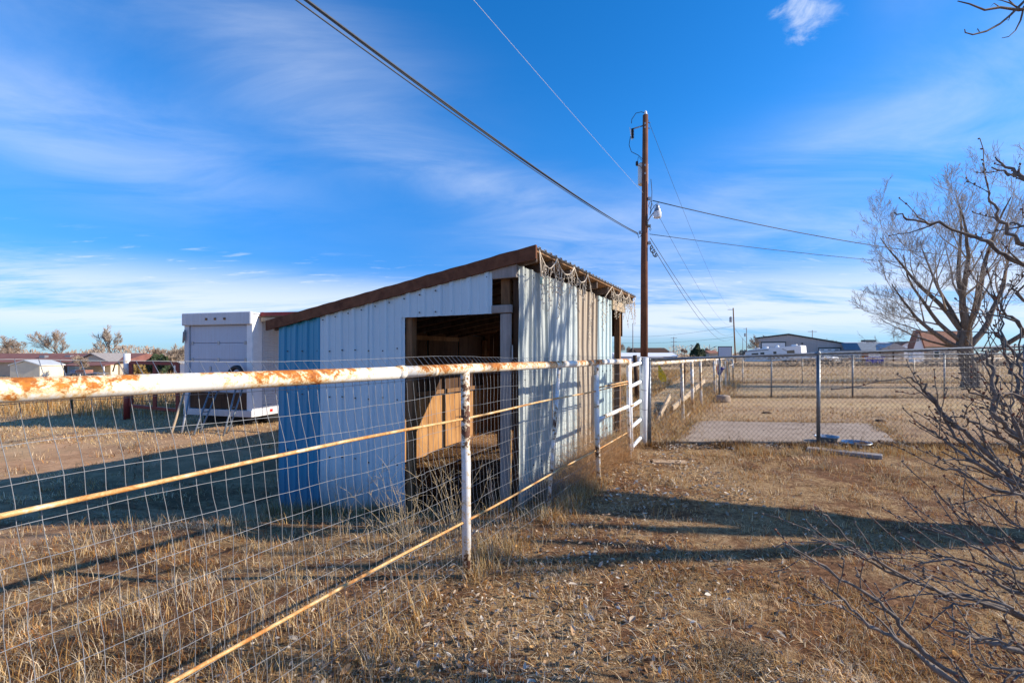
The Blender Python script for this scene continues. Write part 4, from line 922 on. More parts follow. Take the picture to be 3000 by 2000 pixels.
# motorhome
rvT = Matrix.Translation((57.4, 92, -.1)) @ Matrix.Rotation(math.atan2(10.0, -7.4), 4, 'Z') @ Matrix.Rotation(R(4.2), 4, 'Y')     # local x runs from tail to nose
rv = thing('motorhome', (56, 94, 0), 'long white motorhome with dark swoosh stripes parked before the grey barn', 'motorhome')
prof = [(0, .55), (0, 3.2), (.25, 3.35), (10.0, 3.25), (10.9, 2.9), (11.2, 1.7), (11.3, .6)]
MB(rvT).prism([(x, -1.25, z) for x, z in prof], (0, 2.5, 0)).build('body', 'white', rv, bevel=.06)
for s_ in (-1.262, 1.262):
    for (x0, x1, z0, z1) in ((1.2, 2.6, 1.75, 2.5), (4.6, 5.2, 1.9, 2.5), (7.0, 7.8, 1.9, 2.5), (8.2, 9.6, 1.8, 2.45)): MB(rvT).box(((x0+x1)/2, s_, (z0+z1)/2), (x1-x0, .03, z1-z0)).build('window', 'glass', rv)
    for k in range(6): MB(rvT).prism([(2.2+k*.75, s_, .9), (2.5+k*.75, s_, .9), (3.3+k*.8, s_, 1.65), (3.15+k*.8, s_, 1.65)], (0, .012 if s_ > 0 else -.012, 0)).build('stripe', 'trim_green', rv)
    MB(rvT).prism([(1.0, s_, 1.6), (1.3, s_, 1.6), (3.6, s_, 2.9), (3.3, s_, 2.95)], (0, .012 if s_ > 0 else -.012, 0)).build('stripe', 'barn_wall', rv)
    MB(rvT).box((8.6, s_, 2.95), (5.0, .16, .14)).build('awning', 'blue_dark' if 'blue_dark' in MAT else 'grey_roof', rv)
    for xx in (2.4, 3.3, 9.2): MB(rvT).tube([(xx, s_-.02, .5), (xx, s_-.3*(1 if s_ > 0 else -1), .5)], .48, 14).build('wheel', 'black', rv)
for y_ in (-1.0, 1.0): MB(rvT).box((-.03, y_, 1.15), (.05, .3, .36)).build('tail_light', 'red_lens', rv, bevel=.02)
for k in range(3): MB(rvT).prism([(-.012, -.5+k*.3, .8), (-.012, -.35+k*.3, .8), (-.012, .1+k*.25, 1.5), (-.012, 0+k*.25, 1.5)], (-.012, 0, 0)).build('stripe', 'barn_wall', rv)
MB(rvT).box((-.06, 0, .45), (.2, 2.4, .4)).build('bumper', 'white', rv)
MB(rvT).prism([(10.93, -1.1, 2.75), (10.93, 1.1, 2.75), (11.22, 1.1, 1.75), (11.22, -1.1, 1.75)], (.03, 0, 0)).build('windscreen', 'glass', rv)
for xx, s_ in ((1.6, 'box'), (4.8, 'dome'), (7.2, 'box'), (9.0, 'flat')):
    if s_ == 'dome': MB(rvT).lathe((xx, .2, 3.32), [(.3, 0), (.36, .15), (.25, .38), (.05, .45)], 12).build('roof_dome', 'white', rv, smooth=True)
    else: 
        q = MB(rvT).box((xx, 0, 3.47), (.9, .75, .34 if s_ == 'box' else .16)).build('roof_unit', 'white', rv, bevel=.05); MB(rvT).box((xx-.46, 0, 3.5), (.02, .5, .16)).build('grille', 'grey_metal', q)

# pickup
pt = Matrix.Translation((72.5*.72, 80*1.0, -.05)) @ Matrix.Rotation(R(-58), 4, 'Z')      # local +x is the nose
pk = thing('pickup_truck', (52.2, 80, 0), 'white pickup truck facing the field beside the barn', 'pickup')
MB(pt).prism([(x, -.98, z) for x, z in ((-2.9, .55), (-2.9, 1.15), (.3, 1.18), (1.3, 1.15), (2.6, 1.05), (2.75, .9), (2.75, .5))], (0, 1.96, 0)).build('body', 'white', pk, bevel=.05)
MB(pt).prism([(x, -.86, z) for x, z in ((-1.1, 1.15), (-.9, 1.85), (.5, 1.88), (1.25, 1.15))], (0, 1.72, 0)).build('cab', 'white', pk, bevel=.06)
MB(pt).prism([(1.22, -.78, 1.2), (1.22, .78, 1.2), (.56, .72, 1.8), (.56, -.72, 1.8)], (.03, 0, .03)).build('windscreen', 'glass', pk)
for s_ in (-.875, .875): MB(pt).prism([(-.9, s_, 1.22), (1.05, s_, 1.22), (.45, s_, 1.75), (-.8, s_, 1.75)], (0, .02 if s_ > 0 else -.02, 0)).build('side_window', 'glass', pk)
MB(pt).box((2.77, 0, .82), (.04, 1.1, .26)).build('grille', 'black', pk); MB(pt).box((2.82, 0, .5), (.14, 1.9, .22)).build('bumper', 'grey_metal', pk)
for s_ in (-.72, .72): MB(pt).box((2.76, s_, .85), (.05, .34, .2)).build('headlight', 'bulb', pk)
for xx in (-1.9, 1.75):
    for s_ in (-.9, .9): MB(pt).tube([(xx, s_-.12, .4), (xx, s_+.12, .4)], .39, 14).build('wheel', 'black', pk)
# utility trailer, blue bin, drums
dt = 86.0; tx = lambda x: (x-1500)/F*dt
ct_ = thing('cargo_trailer', (tx(2124), dt, 0), 'white enclosed cargo trailer with blue door left of the motorhome', 'trailer')
cT = Matrix.Translation((tx(2124), dt, 0)) @ Matrix.Rotation(R(-25.5), 4, 'Z')
MB(cT).box((0, 3, 1.65), (2.36, 6, 2.5)).build('box', 'white', ct_); MB(cT).box((-.03, -.03, 1.62), (2.05, .06, 2.3)).build('door', 'trailer_door', ct_)
MB(cT).box((0, -.03, 2.86), (2.42, .1, .14)).build('top_trim', 'trim_green', ct_)
for xx in (-1.14, 1.14): MB(cT).box((xx, -.03, 1.6), (.1, .1, 2.5)).build('corner_trim', 'trim_green', ct_)
for xx in (-1.0, 1.0): MB(cT).tube([(xx-.1, 2.5, .38), (xx+.1, 2.5, .38)], .38, 12).build('wheel', 'black', ct_)
db = 66.0; qx = lambda x: (x-1500)/F*db
bn = thing('skip_bin', (qx(2572), db, 0), 'dark blue steel bin standing at the field edge', 'bin')
MB().prism([(qx(2556), db, 0), (qx(2588), db, 0), (qx(2590), db, 1.0), (qx(2554), db, 1.0)], (0, 1.3, 0)).build('box', 'blue_plastic', bn); MB().box((qx(2572), db+.6, 1.05), (1.9, 1.45, .1)).build('lid', 'blue_plastic', bn)
for x in (2558, 2572, 2586): MB().box((qx(x), db-.03, .5), (.08, .05, .9)).build('rib', 'blue_plastic', bn)
wf = thing('plank_fence', (qx(2660), db+6, 0), 'short section of white plank fence by the blue grey roofed house', 'fence')
for k in range(9): MB().box((qx(2642)+k*.21, db+6, .75), (.18, .03, 1.5)).build('plank', 'white', wf)
# blue grey house with hip-like gable
dh = 98.0; hx = lambda x: (x-1500)/F*dh; hz = lambda y: EYE-(y-HOR)/F*dh
hb = thing('blue_roofed_house', (hx(2600), dh, 0), 'low house with blue grey roof and gabled porch right of the barn', 'house')
MB().box((hx(2585), dh+4, .7), (hx(2650)-hx(2522), 8, 3.2)).build('wall', 'barn_wall', hb)
MB().prism([(hx(2515), dh-.8, hz(1026)), (hx(2552), dh+4, hz(1002.5)), (hx(2640), dh+4, hz(1002.5)), (hx(2656), dh-.8, hz(1025))], (0, 5, .12)).build('roof', 'grey_roof', hb)
MB().prism([(hx(2560), dh-1.6, hz(1025)), (hx(2603), dh-1.6, hz(1004.5)), (hx(2650), dh-1.6, hz(1024))], (0, 4, 0)).build('gable', 'barn_blue' if 'barn_blue' in MAT else 'barn_wall', hb)
for x in (2562, 2600, 2646): MB().box((hx(x), dh-1.5, .7), (.2, .2, 3.0)).build('post', 'dark_wood', hb)
MB().box((hx(2540), dh-.1, .9), (2.2, .2, 1.3)).build('garage_door', 'orange', hb)
dn = 125.0; nx_ = lambda x: (x-1500)/F*dn; nz_ = lambda y: EYE-(y-HOR)/F*dn
tn = thing('tin_roofed_building', (nx_(2600), dn, 0), 'long building with pale ribbed tin roof behind the blue grey house', 'building')
MB().box((nx_(2595), dn+5, 1.5), (nx_(2680)-nx_(2500), 8, 3.0)).build('wall', 'white', tn)
MB().prism([(nx_(2496), dn, nz_(1018)), (nx_(2505), dn+5, nz_(1002)), (nx_(2644), dn+5, nz_(1002)), (nx_(2664), dn, nz_(1018))], (0, 1, .1)).build('roof', 'tin_roof', tn)
for k in range(24): MB().beam((nx_(2498+k*6.8), dn-.05, nz_(1017.6)+.1), (nx_(2507+k*5.8), dn+5, nz_(1001.8)+.12), .12, .08).build('roof_rib', 'white', tn)
MB().box((nx_(2620), dn+9, nz_(998)), (2.9, 2, 1.0)).build('roof_cupola', 'trim_green', tn); MB().box((nx_(2600), dn+10, nz_(1003)), (7, 2, .5)).build('roof_ridge', 'trim_green', tn)
gable_house('white_house', 'white gabled house with brown red shingle roof behind the cottonwood', 88*(2674-1500)/F, 88*(2707-1500)/F, 88, 88.9, 0, EYE-(1019-HOR)/F*88, EYE-(969-HOR)/F*88, 'white', 'brick_roof', 'y', .25, wins=((88*(2687-1500)/F, 88*(2690-1500)/F, 3.9, 4.6, 'glass'),))
gable_house('brown_roofed_house', 'house with long brown red roof beside the white gable behind the cottonwood', 88*(2706-1500)/F, 88*(2830-1500)/F, 89, 91, 0, EYE-(1014-HOR)/F*89, EYE-(972-HOR)/F*94, 'beige', 'brick_roof', 'x', .3, wins=((80, 81, .9, 2, 'glass'),))
dm = 150.0; mx_ = lambda x: (x-1500)/F*dm; mz_ = lambda y: EYE-(y-HOR)/F*dm
gable_house('far_house', 'far house with a small red gable between tin roof and white house', mx_(2644), mx_(2675), dm, dm+8, 0, mz_(1010), mz_(1001), 'white', 'brick_roof', 'y', .4)
# buildings seen through the gap beside the pole
dw = 105.0; wx_ = lambda x: (x-1500)/F*dw; wz_ = lambda y: EYE-(y-HOR)/F*dw
gable_house('white_outbuilding', 'long low white outbuilding beyond the walk gate', wx_(1808), wx_(1984), dw, dw+8, -.6, wz_(1043), wz_(1033), 'trailer_door', 'white', 'x', .3, cat='outbuilding')
dv = 150.0; vx_ = lambda x: (x-1500)/F*dv; vz_ = lambda y: EYE-(y-HOR)/F*dv
gable_house('dark_roofed_house', 'house with long dark brown roof beyond the white outbuilding', vx_(1868), vx_(1960), dv, dv+12, -1, vz_(1030), vz_(1018), 'beige', 'dark_wood', 'x', .4)
gable_house('brown_roofed_cottage', 'brown roofed cottage with a tan gable right of the white outbuilding', wx_(1975)+2, wx_(2004), dw+5, dw+12, -.6, wz_(1043), wz_(1029), 'orange_tan' if 'orange_tan' in MAT else 'cream', 'grey_wood', 'x', .4)
gable_house('far_cottage', 'tiny far cottage right of the dark evergreen', 200*(2080-1500)/F, 200*(2104-1500)/F, 200, 208, -1, EYE-(1041-HOR)/F*200+1, EYE-(1033-HOR)/F*200+1, 'beige', 'brick_roof', 'x', .4)

# distant utility poles
def dpole(x, y0, d, label, arm=False, tf=False, lean=0, r=.13):
    b = px(x, 1050, d); t_ = px(x-lean, y0, d); b.z = gz(b.x, b.y)-.2
    o = thing('utility_pole', tuple(b), label, 'utility pole', 'distant utility poles')
    tubeobj('pole', [b, t_], [r*1.2, r*.8], 'grey_wood' if d > 100 else 'brown_wood', o, 8)
    if arm:
        for k in range(arm): MB().box(t_+Vector((0, 0, -.5-k*1.9)), (3.2-.0*k, .14, .16)).build('crossarm', 'grey_wood', o)
    if tf:
        MB().lathe(t_+Vector((-.45, 0, -2.6)), [(.2, 0), (.24, .05), (.24, .9), (.1, 1.0)], 12).build('transformer', 'grey_metal', o); MB().box(t_+Vector((-.5, 0, -.3)), (1.0, .08, .08)).build('crossarm', 'grey_metal', o)
    return t_, b
tA, bA = dpole(2155, 902, 86, 'slightly leaning pole with a transformer left of the motorhome', tf=True, lean=7)
tB, _ = dpole(2188, 960, 140, 'thin pole with a small transformer close to the grey barn', tf=True, lean=1)
dpole(1854, 946, 134, 'thin pole seen between the shed post and the near utility pole')
dpole(1974, 987, 240, 'far pole with three crossarms on the horizon', arm=3, r=.22)
for i, (x, y) in enumerate(((1998, 1012), (2027, 1015), (2079, 1009))): dpole(x, y, 260, ['far thin pole just right of the three-armed pole', 'far thin pole just left of the dark evergreen', 'far thin pole between the evergreen and cargo trailer'][i], r=.2)
dpole(2380, 967, 170, 'thin pole rising behind the barn roof', arm=1, r=.14); dpole(2176, 990, 200, 'faint pole in the bare brush beside the barn', r=.13)
cable('power_line', px(1902, 706, pd), tA+Vector((-.1, 0, -5.3)), 2.0, .012, 'left one of two cables falling from the pole to the leaning distant pole')
cable('power_line', px(1905, 697, pd), tA+Vector((-.1, 0, -4.6)), 1.7, .011, 'right one of two cables falling from the pole to the leaning distant pole')
cable('power_line', px(1893, 336, pd), tA+Vector((-.5, 0, -.2)), 1.2, .007, 'high thin wire from the pole top to the leaning distant pole')
cable('power_line', px(1903, 582, pd), tA+Vector((0, 0, -3.2)), 1.5, .007, 'thin wire from mid pole to the leaning distant pole')
cable('power_line', tA+Vector((0, 0, -3.3)), px(1640, 960, 130), 2.2, .02, 'long distant wire running left from the leaning pole'); cable('power_line', tA+Vector((0, 0, -5.3)), px(1640, 985, 130), 1.5, .02, 'lower distant wire running left from the leaning pole')
cable('power_line', tA+Vector((0, 0, -3.3)), px(2240, 1040, 110), 1.0, .02, 'distant wire falling right from the leaning pole to the barn')

# ------------------------------------------------------------------ trees
def grow(mbs, p, d, L, r, lv, maxlv, n_child=(3, 5), spread=(25, 55), shrink=.62, upb=.10, wig=.13, rmin=.004, sides=(10, 7, 5, 4, 3, 3, 3), seg=(7, 6, 5, 4, 3, 3, 3), tip=.35, thin=.6, first=.28):
    m = seg[min(lv, len(seg)-1)]; pts = [p.copy()]; rad = [r]; dd = d.normalized()
    for i in range(m):
        dd = (dd+Vector((random.gauss(0, wig), random.gauss(0, wig), random.gauss(0, wig)+upb))).normalized()
        pts.append(pts[-1]+dd*L/m); rad.append(max(rmin, r*(1-(1-tip)*(i+1)/m)))
    mbs[0 if lv <= 1 else 1].tube(pts, rad, sides[min(lv, len(sides)-1)], cap=(lv < 3))
    if lv >= maxlv: return
    nc = random.randint(*n_child) + (1 if lv >= 1 else 0)
    for k in range(nc):
        t_ = first+(1-first)*(k+random.random()*.8)/nc if lv else .45+.55*(k+.5)/nc
        t_ = min(t_, .999); i = min(int(t_*m), m-1); fr = t_*m-i; q = pts[i].lerp(pts[i+1], fr); rr = (rad[i]*(1-fr)+rad[i+1]*fr)
        dl = (pts[i+1]-pts[i]).normalized(); ax = dl.orthogonal().normalized(); ax.rotate(Matrix.Rotation(random.uniform(0, 2*math.pi), 3, dl))
        nd = dl.copy(); nd.rotate(Matrix.Rotation(R(random.uniform(*spread)), 3, ax))
        grow(mbs, q, nd, L*shrink*random.uniform(.75, 1.2)*(1.08-.35*t_), max(rmin, rr*thin), lv+1, maxlv, n_child, spread, shrink, upb, wig, rmin, sides, seg, tip, thin, first)
def tree(name, base, label, H, r, lv=4, group=None, bark='bark', crown='twig_brown', limbs=None, cat='tree', seed=0, **k):
    random.seed(seed); o = thing(name, tuple(base), label, cat, group); mbs = (MB(), MB())
    base = Vector(base)-Vector((0, 0, .15))
    if limbs is None: grow(mbs, base, Vector((random.uniform(-.1, .1), random.uniform(-.1, .1), 1)), H*.42, r, 0, lv, **k)
    else:
        for (p0, d0, L, rr, l0) in limbs: grow(mbs, Vector(p0), Vector(d0), L, rr, l0, lv, **k)
    mbs[0].build('trunk', bark, o, smooth=True); mbs[1].build('crown', crown, o, smooth=True); return o
# the big cottonwood
cb_ = Vector((20.6, 21.0, gz(20.6, 21)))
limbs = []
tk = MB(); tk.tube([cb_+Vector((0, 0, -.2)), cb_+Vector((-.02, 0, .15)), cb_+Vector((-.05, 0, .5)), cb_+Vector((-.15, .0, .95)), cb_+Vector((-.28, 0, 1.4)), cb_+Vector((-.38, 0, 1.9)), cb_+Vector((-.36, 0, 2.4)), cb_+Vector((-.30, 0, 3.0)), cb_+Vector((-.25, 0, 3.6))], [.52, .38, .32, .29, .28, .28, .22, .14, .06], 18)
tk.v = [q+Vector((mnoise.noise(q*3.1), mnoise.noise(q*3.1+Vector((9, 0, 0))), 0))*.07+(q-cb_).to_2d().to_3d()*.10*mnoise.noise(Vector((math.atan2(q.y-cb_.y, q.x-cb_.x-.0)*2.4, q.z*.5, 2))) for q in tk.v]
q0 = cb_+Vector((-.3, 0, 1.65)); q1 = cb_+Vector((-.34, 0, 2.35)); qs = cb_+Vector((-.2, 0, 1.1))
limbs = [(q0, (-1.0, -.1, .34), 4.5, .13, 1), (q0+Vector((0, 0, .25)), (-.80, .3, .62), 5.0, .11, 1), (q1, (-.55, .2, .9), 5.6, .12, 1), (q1, (-.20, -.2, 1.2), 5.8, .15, 1), (q1, (.10, .15, 1.3), 6.2, .14, 1), (q1, (.42, -.1, 1.0), 6.0, .14, 1), (q0, (.80, .1, .65), 6.0, .15, 1), (q1, (.15, .6, 1.0), 5.0, .10, 1), (qs, (1.0, -.25, .35), 5.6, .14, 1), (q0, (-.5, -.7, .7), 4.2, .09, 1), (q0+Vector((0, 0, .1)), (-1.0, .2, .12), 3.6, .06, 1)]
cw = tree('cottonwood_tree', cb_, 'large bare cottonwood with thick forked trunk behind the fences', 11, .4, lv=5, bark='bark', crown='bark_pale', limbs=limbs, seed=21, n_child=(4, 5), spread=(20, 50), shrink=.52, upb=.085, wig=.085, rmin=.0045, seg=(7, 10, 7, 5, 3, 2), thin=.48, first=.22, tip=.14)
tk.build('lower_trunk', 'bark', cw, smooth=True)
tree('bare_tree', (30.5, 27, 0), 'second bare tree crowding behind the cottonwood at the picture edge', 12, .24, lv=4, seed=5, n_child=(5, 6), rmin=.008, crown='bark_pale', upb=.12, spread=(20, 46), thin=.5)
# shade tree out of frame whose limbs throw the shadows on lawn and shed
sb = Vector((8.3, 3.55, gz(8.3, 3.55))); q = sb+Vector((0, .05, 1.9))
limbs = [(q, (.05, -.10, 1), 2.1, .15, 1), (q, (-.05, .30, 1), 4.2, .20, 1), (q+Vector((0, 0, .4)), (.12, .62, .95), 4.6, .14, 1), (q+Vector((.05, 0, .3)), (.5, -.3, .9), 3.6, .15, 1), (q+Vector((0, 0, .9)), (.2, .95, 1.0), 4.8, .11, 1), (q+Vector((0, 0, .2)), (.3, .9, 1.0), 4.8, .11, 1), (q+Vector((.1, .05, .9)), (.3, .75, 1.05), 4.4, .12, 1), (q+Vector((.1, .1, .6)), (.3, .45, 1.1), 4.4, .13, 1)]
st = tree('shade_tree', sb, 'bare yard tree reaching thin twigs into the upper right corner', 8, .3, lv=3, limbs=limbs, seed=9, n_child=(2, 3), spread=(18, 40), shrink=.5, upb=.10, wig=.09, rmin=.010)
MB().tube([sb+Vector((0, 0, -.2)), sb+Vector((0, 0, .6)), q, q+Vector((0, .05, .5))], [.30, .22, .20, .16], 14).build('lower_trunk', 'bark', st, smooth=True)
mb = MB(); dt_ = 5.2
for pts, r in (([(3300, -160), (3060, 15), (2985, 30), (2930, 22), (2885, 30), (2840, 12), (2806, 4)], .022), ([(3080, -40), (3000, 5), (2960, 45), (2930, 70), (2890, 92), (2850, 102), (2828, 96), (2826, 86)], .017), ([(3040, -20), (3000, 20), (2990, 60), (2975, 90), (2955, 108), (2935, 112)], .012), ([(2990, 28), (2960, 10), (2935, 2), (2900, -4)], .010), ([(2930, 22), (2912, 10), (2902, 20)], .006), ([(2870, 96), (2864, 84), (2862, 92)], .005), ([(2960, 45), (2955, 60), (2948, 58)], .005), ([(2975, 20), (2950, -5), (2925, -20)], .008)):
    mb.tube([px(x, y, dt_+.0006*(x-2800)) for x, y in pts], [r*(1-.75*i/(len(pts)-1)) for i in range(len(pts))], 6)
mb.tube([px(3300, -160, 5.5), Vector((7.6, 4.6, 5.6)), Vector((8.2, 3.9, 4.0))], [.022, .05, .08], 8)
mb.build('limb', 'bark', st, smooth=True)
# foreground shrub
random.seed(33)
shb = Vector((2.35, 1.65, 0)); shrub = thing('bare_shrub', tuple(shb), 'leafless grey shrub spreading its twigs from the right edge', 'shrub')
def shrub_branch(pts, ds, r, twigs=5, tl=.28, tie=True):
    n = len(pts); P3 = [px(x, y, ds[0]+(ds[1]-ds[0])*i/(n-1)) for i, (x, y) in enumerate(pts)]
    rad = [max(.0028, r*(1-.72*i/(n-1))) for i in range(n)]
    if tie: P3 = [shb+Vector((random.uniform(-.12, .12), random.uniform(-.12, .12), -.03)), (shb+P3[0])/2+Vector((.12, .02, -.02))]+P3; rad = [r*1.5, r*1.2]+rad
    out = []; rr = []      # subdivide and wiggle
    for i in range(len(P3)-1):
        for k in range(4):
            t_ = k/4; out.append(P3[i].lerp(P3[i+1], t_)+Vector((random.gauss(0, .004), random.gauss(0, .006), random.gauss(0, .004)))); rr.append((rad[i]*(1-t_)+rad[i+1]*t_)*(random.uniform(1.15, 1.4) if k == 0 and i else random.uniform(.88, 1.06)))
    out.append(P3[-1]); rr.append(rad[-1]); mb = MB(); mb.tube(out, rr, 7)
    bud = MB()
    for k in range(twigs):
        i = random.randint(len(out)//3, len(out)-2); dl = (out[i+1]-out[i]).normalized(); nd = dl+Vector((random.uniform(-.6, .4), random.uniform(-.6, .6), random.uniform(-.35, .75))); nd.normalize()
        L = tl*random.uniform(.35, 1.15); q = out[i]; tp = [q]; 
        for s_ in range(5): nd = (nd+Vector((random.gauss(0, .14), random.gauss(0, .14), random.gauss(.03, .14)))).normalized(); tp.append(tp[-1]+nd*L/5)
        r0 = min(rr[i]*.6, .0055); mb.tube(tp, [max(.0018, r0*(1-.16*s_)) for s_ in range(6)], 5)
        for s_ in range(2, 6):
            e = tp[s_]+Vector((random.uniform(-.012, .006), random.uniform(-.01, .01), random.uniform(.0, .012))); (bud if random.random() < .4 else mb).tube([tp[s_], tp[s_].lerp(e, .6), e], [.0025, .0045, .0015], 4)
    o = mb.build('branch', 'shrub', shrub, smooth=True)
    if bud.v: bud.build('buds', 'bud', o, kind='stuff')
BR = [([(3120, 830), (2960, 760), (2900, 712), (2850, 690), (2750, 655), (2660, 640), (2620, 622)], (2.2, 2.3), .011, 4, .3),
      ([(3090, 580), (2990, 520), (2955, 492), (2915, 460)], (2.1, 2.2), .010, 3, .15), ([(3090, 560), (2980, 515), (2950, 505), (2905, 490)], (2.2, 2.25), .009, 3, .12),
      ([(3090, 735), (2985, 712), (2955, 672), (2925, 640), (2905, 590), (2890, 560)], (2.1, 2.1), .010, 5, .25), ([(3080, 690), (3000, 660), (2975, 655), (2950, 655)], (2.1, 2.2), .008, 3, .2),
      ([(3070, 1330), (2960, 1265), (2915, 1215), (2910, 1140), (2900, 1075), (2888, 1040), (2880, 1020)], (1.9, 1.95), .011, 6, .25), ([(3060, 1220), (2985, 1160), (2960, 1090), (2945, 1000), (2935, 900)], (1.9, 2.1), .009, 6, .3),
      ([(3080, 1440), (2960, 1395), (2885, 1318), (2800, 1245), (2745, 1190), (2705, 1125), (2655, 1106)], (1.85, 2.0), .012, 8, .25), ([(3100, 1465), (2940, 1400), (2830, 1340), (2780, 1300), (2720, 1258)], (1.8, 1.95), .011, 7, .2),
      ([(3100, 1480), (2990, 1445), (2900, 1432), (2800, 1378), (2738, 1360)], (1.75, 1.85), .009, 6, .2), ([(3080, 1400), (2990, 1330), (2905, 1265), (2830, 1222), (2815, 1218)], (1.9, 1.9), .009, 7, .22),
      ([(3080, 1320), (3000, 1250), (2950, 1190), (2870, 1155), (2815, 1140)], (2.0, 2.0), .009, 7, .22), ([(3060, 1130), (2980, 1040), (2920, 980), (2870, 965)], (2.0, 2.1), .008, 6, .25), ([(3060, 1010), (2970, 945), (2930, 890), (2890, 850)], (2.1, 2.1), .009, 6, .25),
      ([(3060, 930), (2980, 860), (2950, 830)], (2.1, 2.1), .009, 5, .25), ([(2990, 2140), (2825, 2000), (2708, 1914), (2626, 1807), (2555, 1751), (2422, 1664), (2300, 1595)], (1.45, 1.6), .010, 7, .22),
      ([(2960, 2120), (2739, 1955), (2640, 1880), (2545, 1832), (2470, 1760), (2402, 1690)], (1.42, 1.5), .009, 7, .2), ([(3100, 1850), (2980, 1800), (2850, 1752), (2769, 1735), (2677, 1705), (2524, 1628), (2440, 1590), (2376, 1580)], (1.6, 1.75), .010, 8, .24),
      ([(2540, 1635), (2500, 1600), (2463, 1557), (2420, 1510), (2387, 1490)], (1.75, 1.8), .005, 2, .12), ([(3080, 1935), (2990, 1908), (2900, 1875), (2820, 1850), (2765, 1840)], (1.45, 1.5), .010, 5, .15),
      ([(3100, 1680), (2960, 1660), (2860, 1600), (2790, 1570), (2700, 1545)], (1.7, 1.8), .007, 9, .25), ([(3100, 1760), (2960, 1730), (2850, 1660), (2780, 1640), (2690, 1650)], (1.6, 1.7), .007, 9, .25), ([(3100, 1640), (2990, 1610), (2910, 1570), (2840, 1530), (2790, 1500)], (1.75, 1.85), .007, 8, .25),
      ([(3100, 1860), (2960, 1790), (2880, 1730), (2800, 1700), (2720, 1690)], (1.55, 1.6), .006, 9, .22), ([(3100, 1570), (3010, 1560), (2930, 1500), (2890, 1480)], (1.8, 1.85), .007, 6, .22), ([(3100, 1990), (2980, 1960), (2880, 1945)], (1.4, 1.45), .008, 5, .2), ([(3100, 1900), (3000, 1800), (2930, 1760), (2840, 1770), (2760, 1780)], (1.5, 1.6), .006, 8, .2),
      ([(3120, 1420), (3040, 1360), (2990, 1290), (2970, 1220), (2965, 1130)], (1.8, 1.9), .008, 7, .25), ([(3120, 1300), (3040, 1200), (3000, 1130), (2985, 1060), (2990, 960)], (1.9, 2.0), .008, 7, .25), ([(3120, 1500), (3020, 1470), (2960, 1430), (2930, 1380), (2925, 1340)], (1.7, 1.8), .007, 7, .22)]
for b in BR: shrub_branch(b[0], b[1], b[2], b[3], b[4], tie=b[0][0][0] > 2900)
for b in BR:
    if b[0][0][0] < 3000: continue
    for rep_ in range(1 if (b[0][0][1] > 1250 and BR.index(b) % 2) else 0):
        ox, oy = random.uniform(10, 80), random.uniform(-70, 60); od = random.uniform(-.12, .35)
        shrub_branch([(x+ox+random.uniform(-14, 14), y+oy+random.uniform(-14, 14)) for x, y in b[0]], (b[1][0]+od, b[1][1]+od), b[2]*.72, 6, .24)

# far bare trees, bushes, evergreens
G = 'bare trees behind the long red-roofed house'
def on(x, d): p = px(x, 1050, d); return (p.x, p.y, gz(p.x, p.y))
tree('bare_tree', on(40, 95), 'broad rounded bare tree at the far left edge above the red roof', 10.5, .3, 4, G, 'bark', 'twig_brown', seed=1, n_child=(5, 7), rmin=.018, spread=(30, 65), shrink=.66, thin=.5)
tree('bare_tree', on(180, 100), 'bare grey tree standing behind the middle of the red roof', 13, .26, 4, G, 'bark', 'twig_brown', seed=2, n_child=(5, 6), rmin=.018, spread=(20, 45), shrink=.68)
tree('bare_tree', on(318, 92), 'tall narrow bare tree behind the cream gable', 13.5, .26, 4, G, 'bark', 'bark_pale', seed=3, n_child=(5, 7), rmin=.018, spread=(12, 34), shrink=.62)
tree('bare_tree', on(232, 66), 'small bare yard tree before the long house wall', 4.6, .12, 4, G, 'bark', 'twig_brown', seed=4, n_child=(4, 6), rmin=.02, spread=(25, 55), shrink=.7)
tree('bare_tree', on(520, 60), 'bare twisted tree just left of the box trailer', 5.8, .15, 4, None, 'bark', 'bark_pale', seed=6, n_child=(4, 6), rmin=.02, spread=(22, 50), shrink=.7)
tree('bare_tree', on(445, 100), 'pale bare tree rising behind the round evergreen', 7.5, .2, 4, None, 'bark', 'twig_brown', seed=8, n_child=(5, 7), rmin=.018, spread=(20, 50), shrink=.68)
def bush(name, base, label, rx, rz, m, cat, n=900, ls=.3, group=None, cone=False, seed=0, stem=True):
    random.seed(seed); o = thing(name, tuple(base), label, cat, group); mb = MB(); base = Vector(base)
    for i in range(n):
        while True:
            q = Vector((random.uniform(-1, 1), random.uniform(-1, 1), random.uniform(-1, 1)))
            if q.length < 1: break
        q = q.normalized()*(q.length**.45)
        if cone: zz_ = (q.z+1)/2; k_ = (1-zz_)*.95+.1; pt_ = Vector((q.x*rx*k_*1.2, q.y*rx*k_*1.2, zz_*rz*2))
        else: pt_ = Vector((q.x*rx, q.y*rx, (q.z+1)*rz))
        pt_ *= 1+.22*mnoise.noise(pt_*1.1/max(rx, .1)*2+Vector((seed, 0, 0)))
        c = base+pt_; s_ = ls*random.uniform(.5, 1.2); e1 = Vector((random.gauss(0, 1), random.gauss(0, 1), random.gauss(0, .7))).normalized()*s_; e2 = e1.orthogonal().normalized()*s_*.5
        mb.add([c-e1, c+e2, c+e1, c-e2], [(0, 1, 2, 3)])
    mb.build('crown', m, o); 
    if stem: tubeobj('trunk', [base+Vector((0, 0, -.2)), base+Vector((0, 0, rz*.9))], [.15, .08], 'bark', o, 7)
    return o
bush('evergreen_tree', on(463, 62), 'round dark green evergreen left of the box trailer', 1.15, 1.45, 'evergreen', 'tree', 1600, .28, seed=1)
bush('yellow_bush', on(415, 66), 'rounded golden bush left of the evergreen', 1.9, .95, 'olive', 'bush', 1500, .3, seed=2)
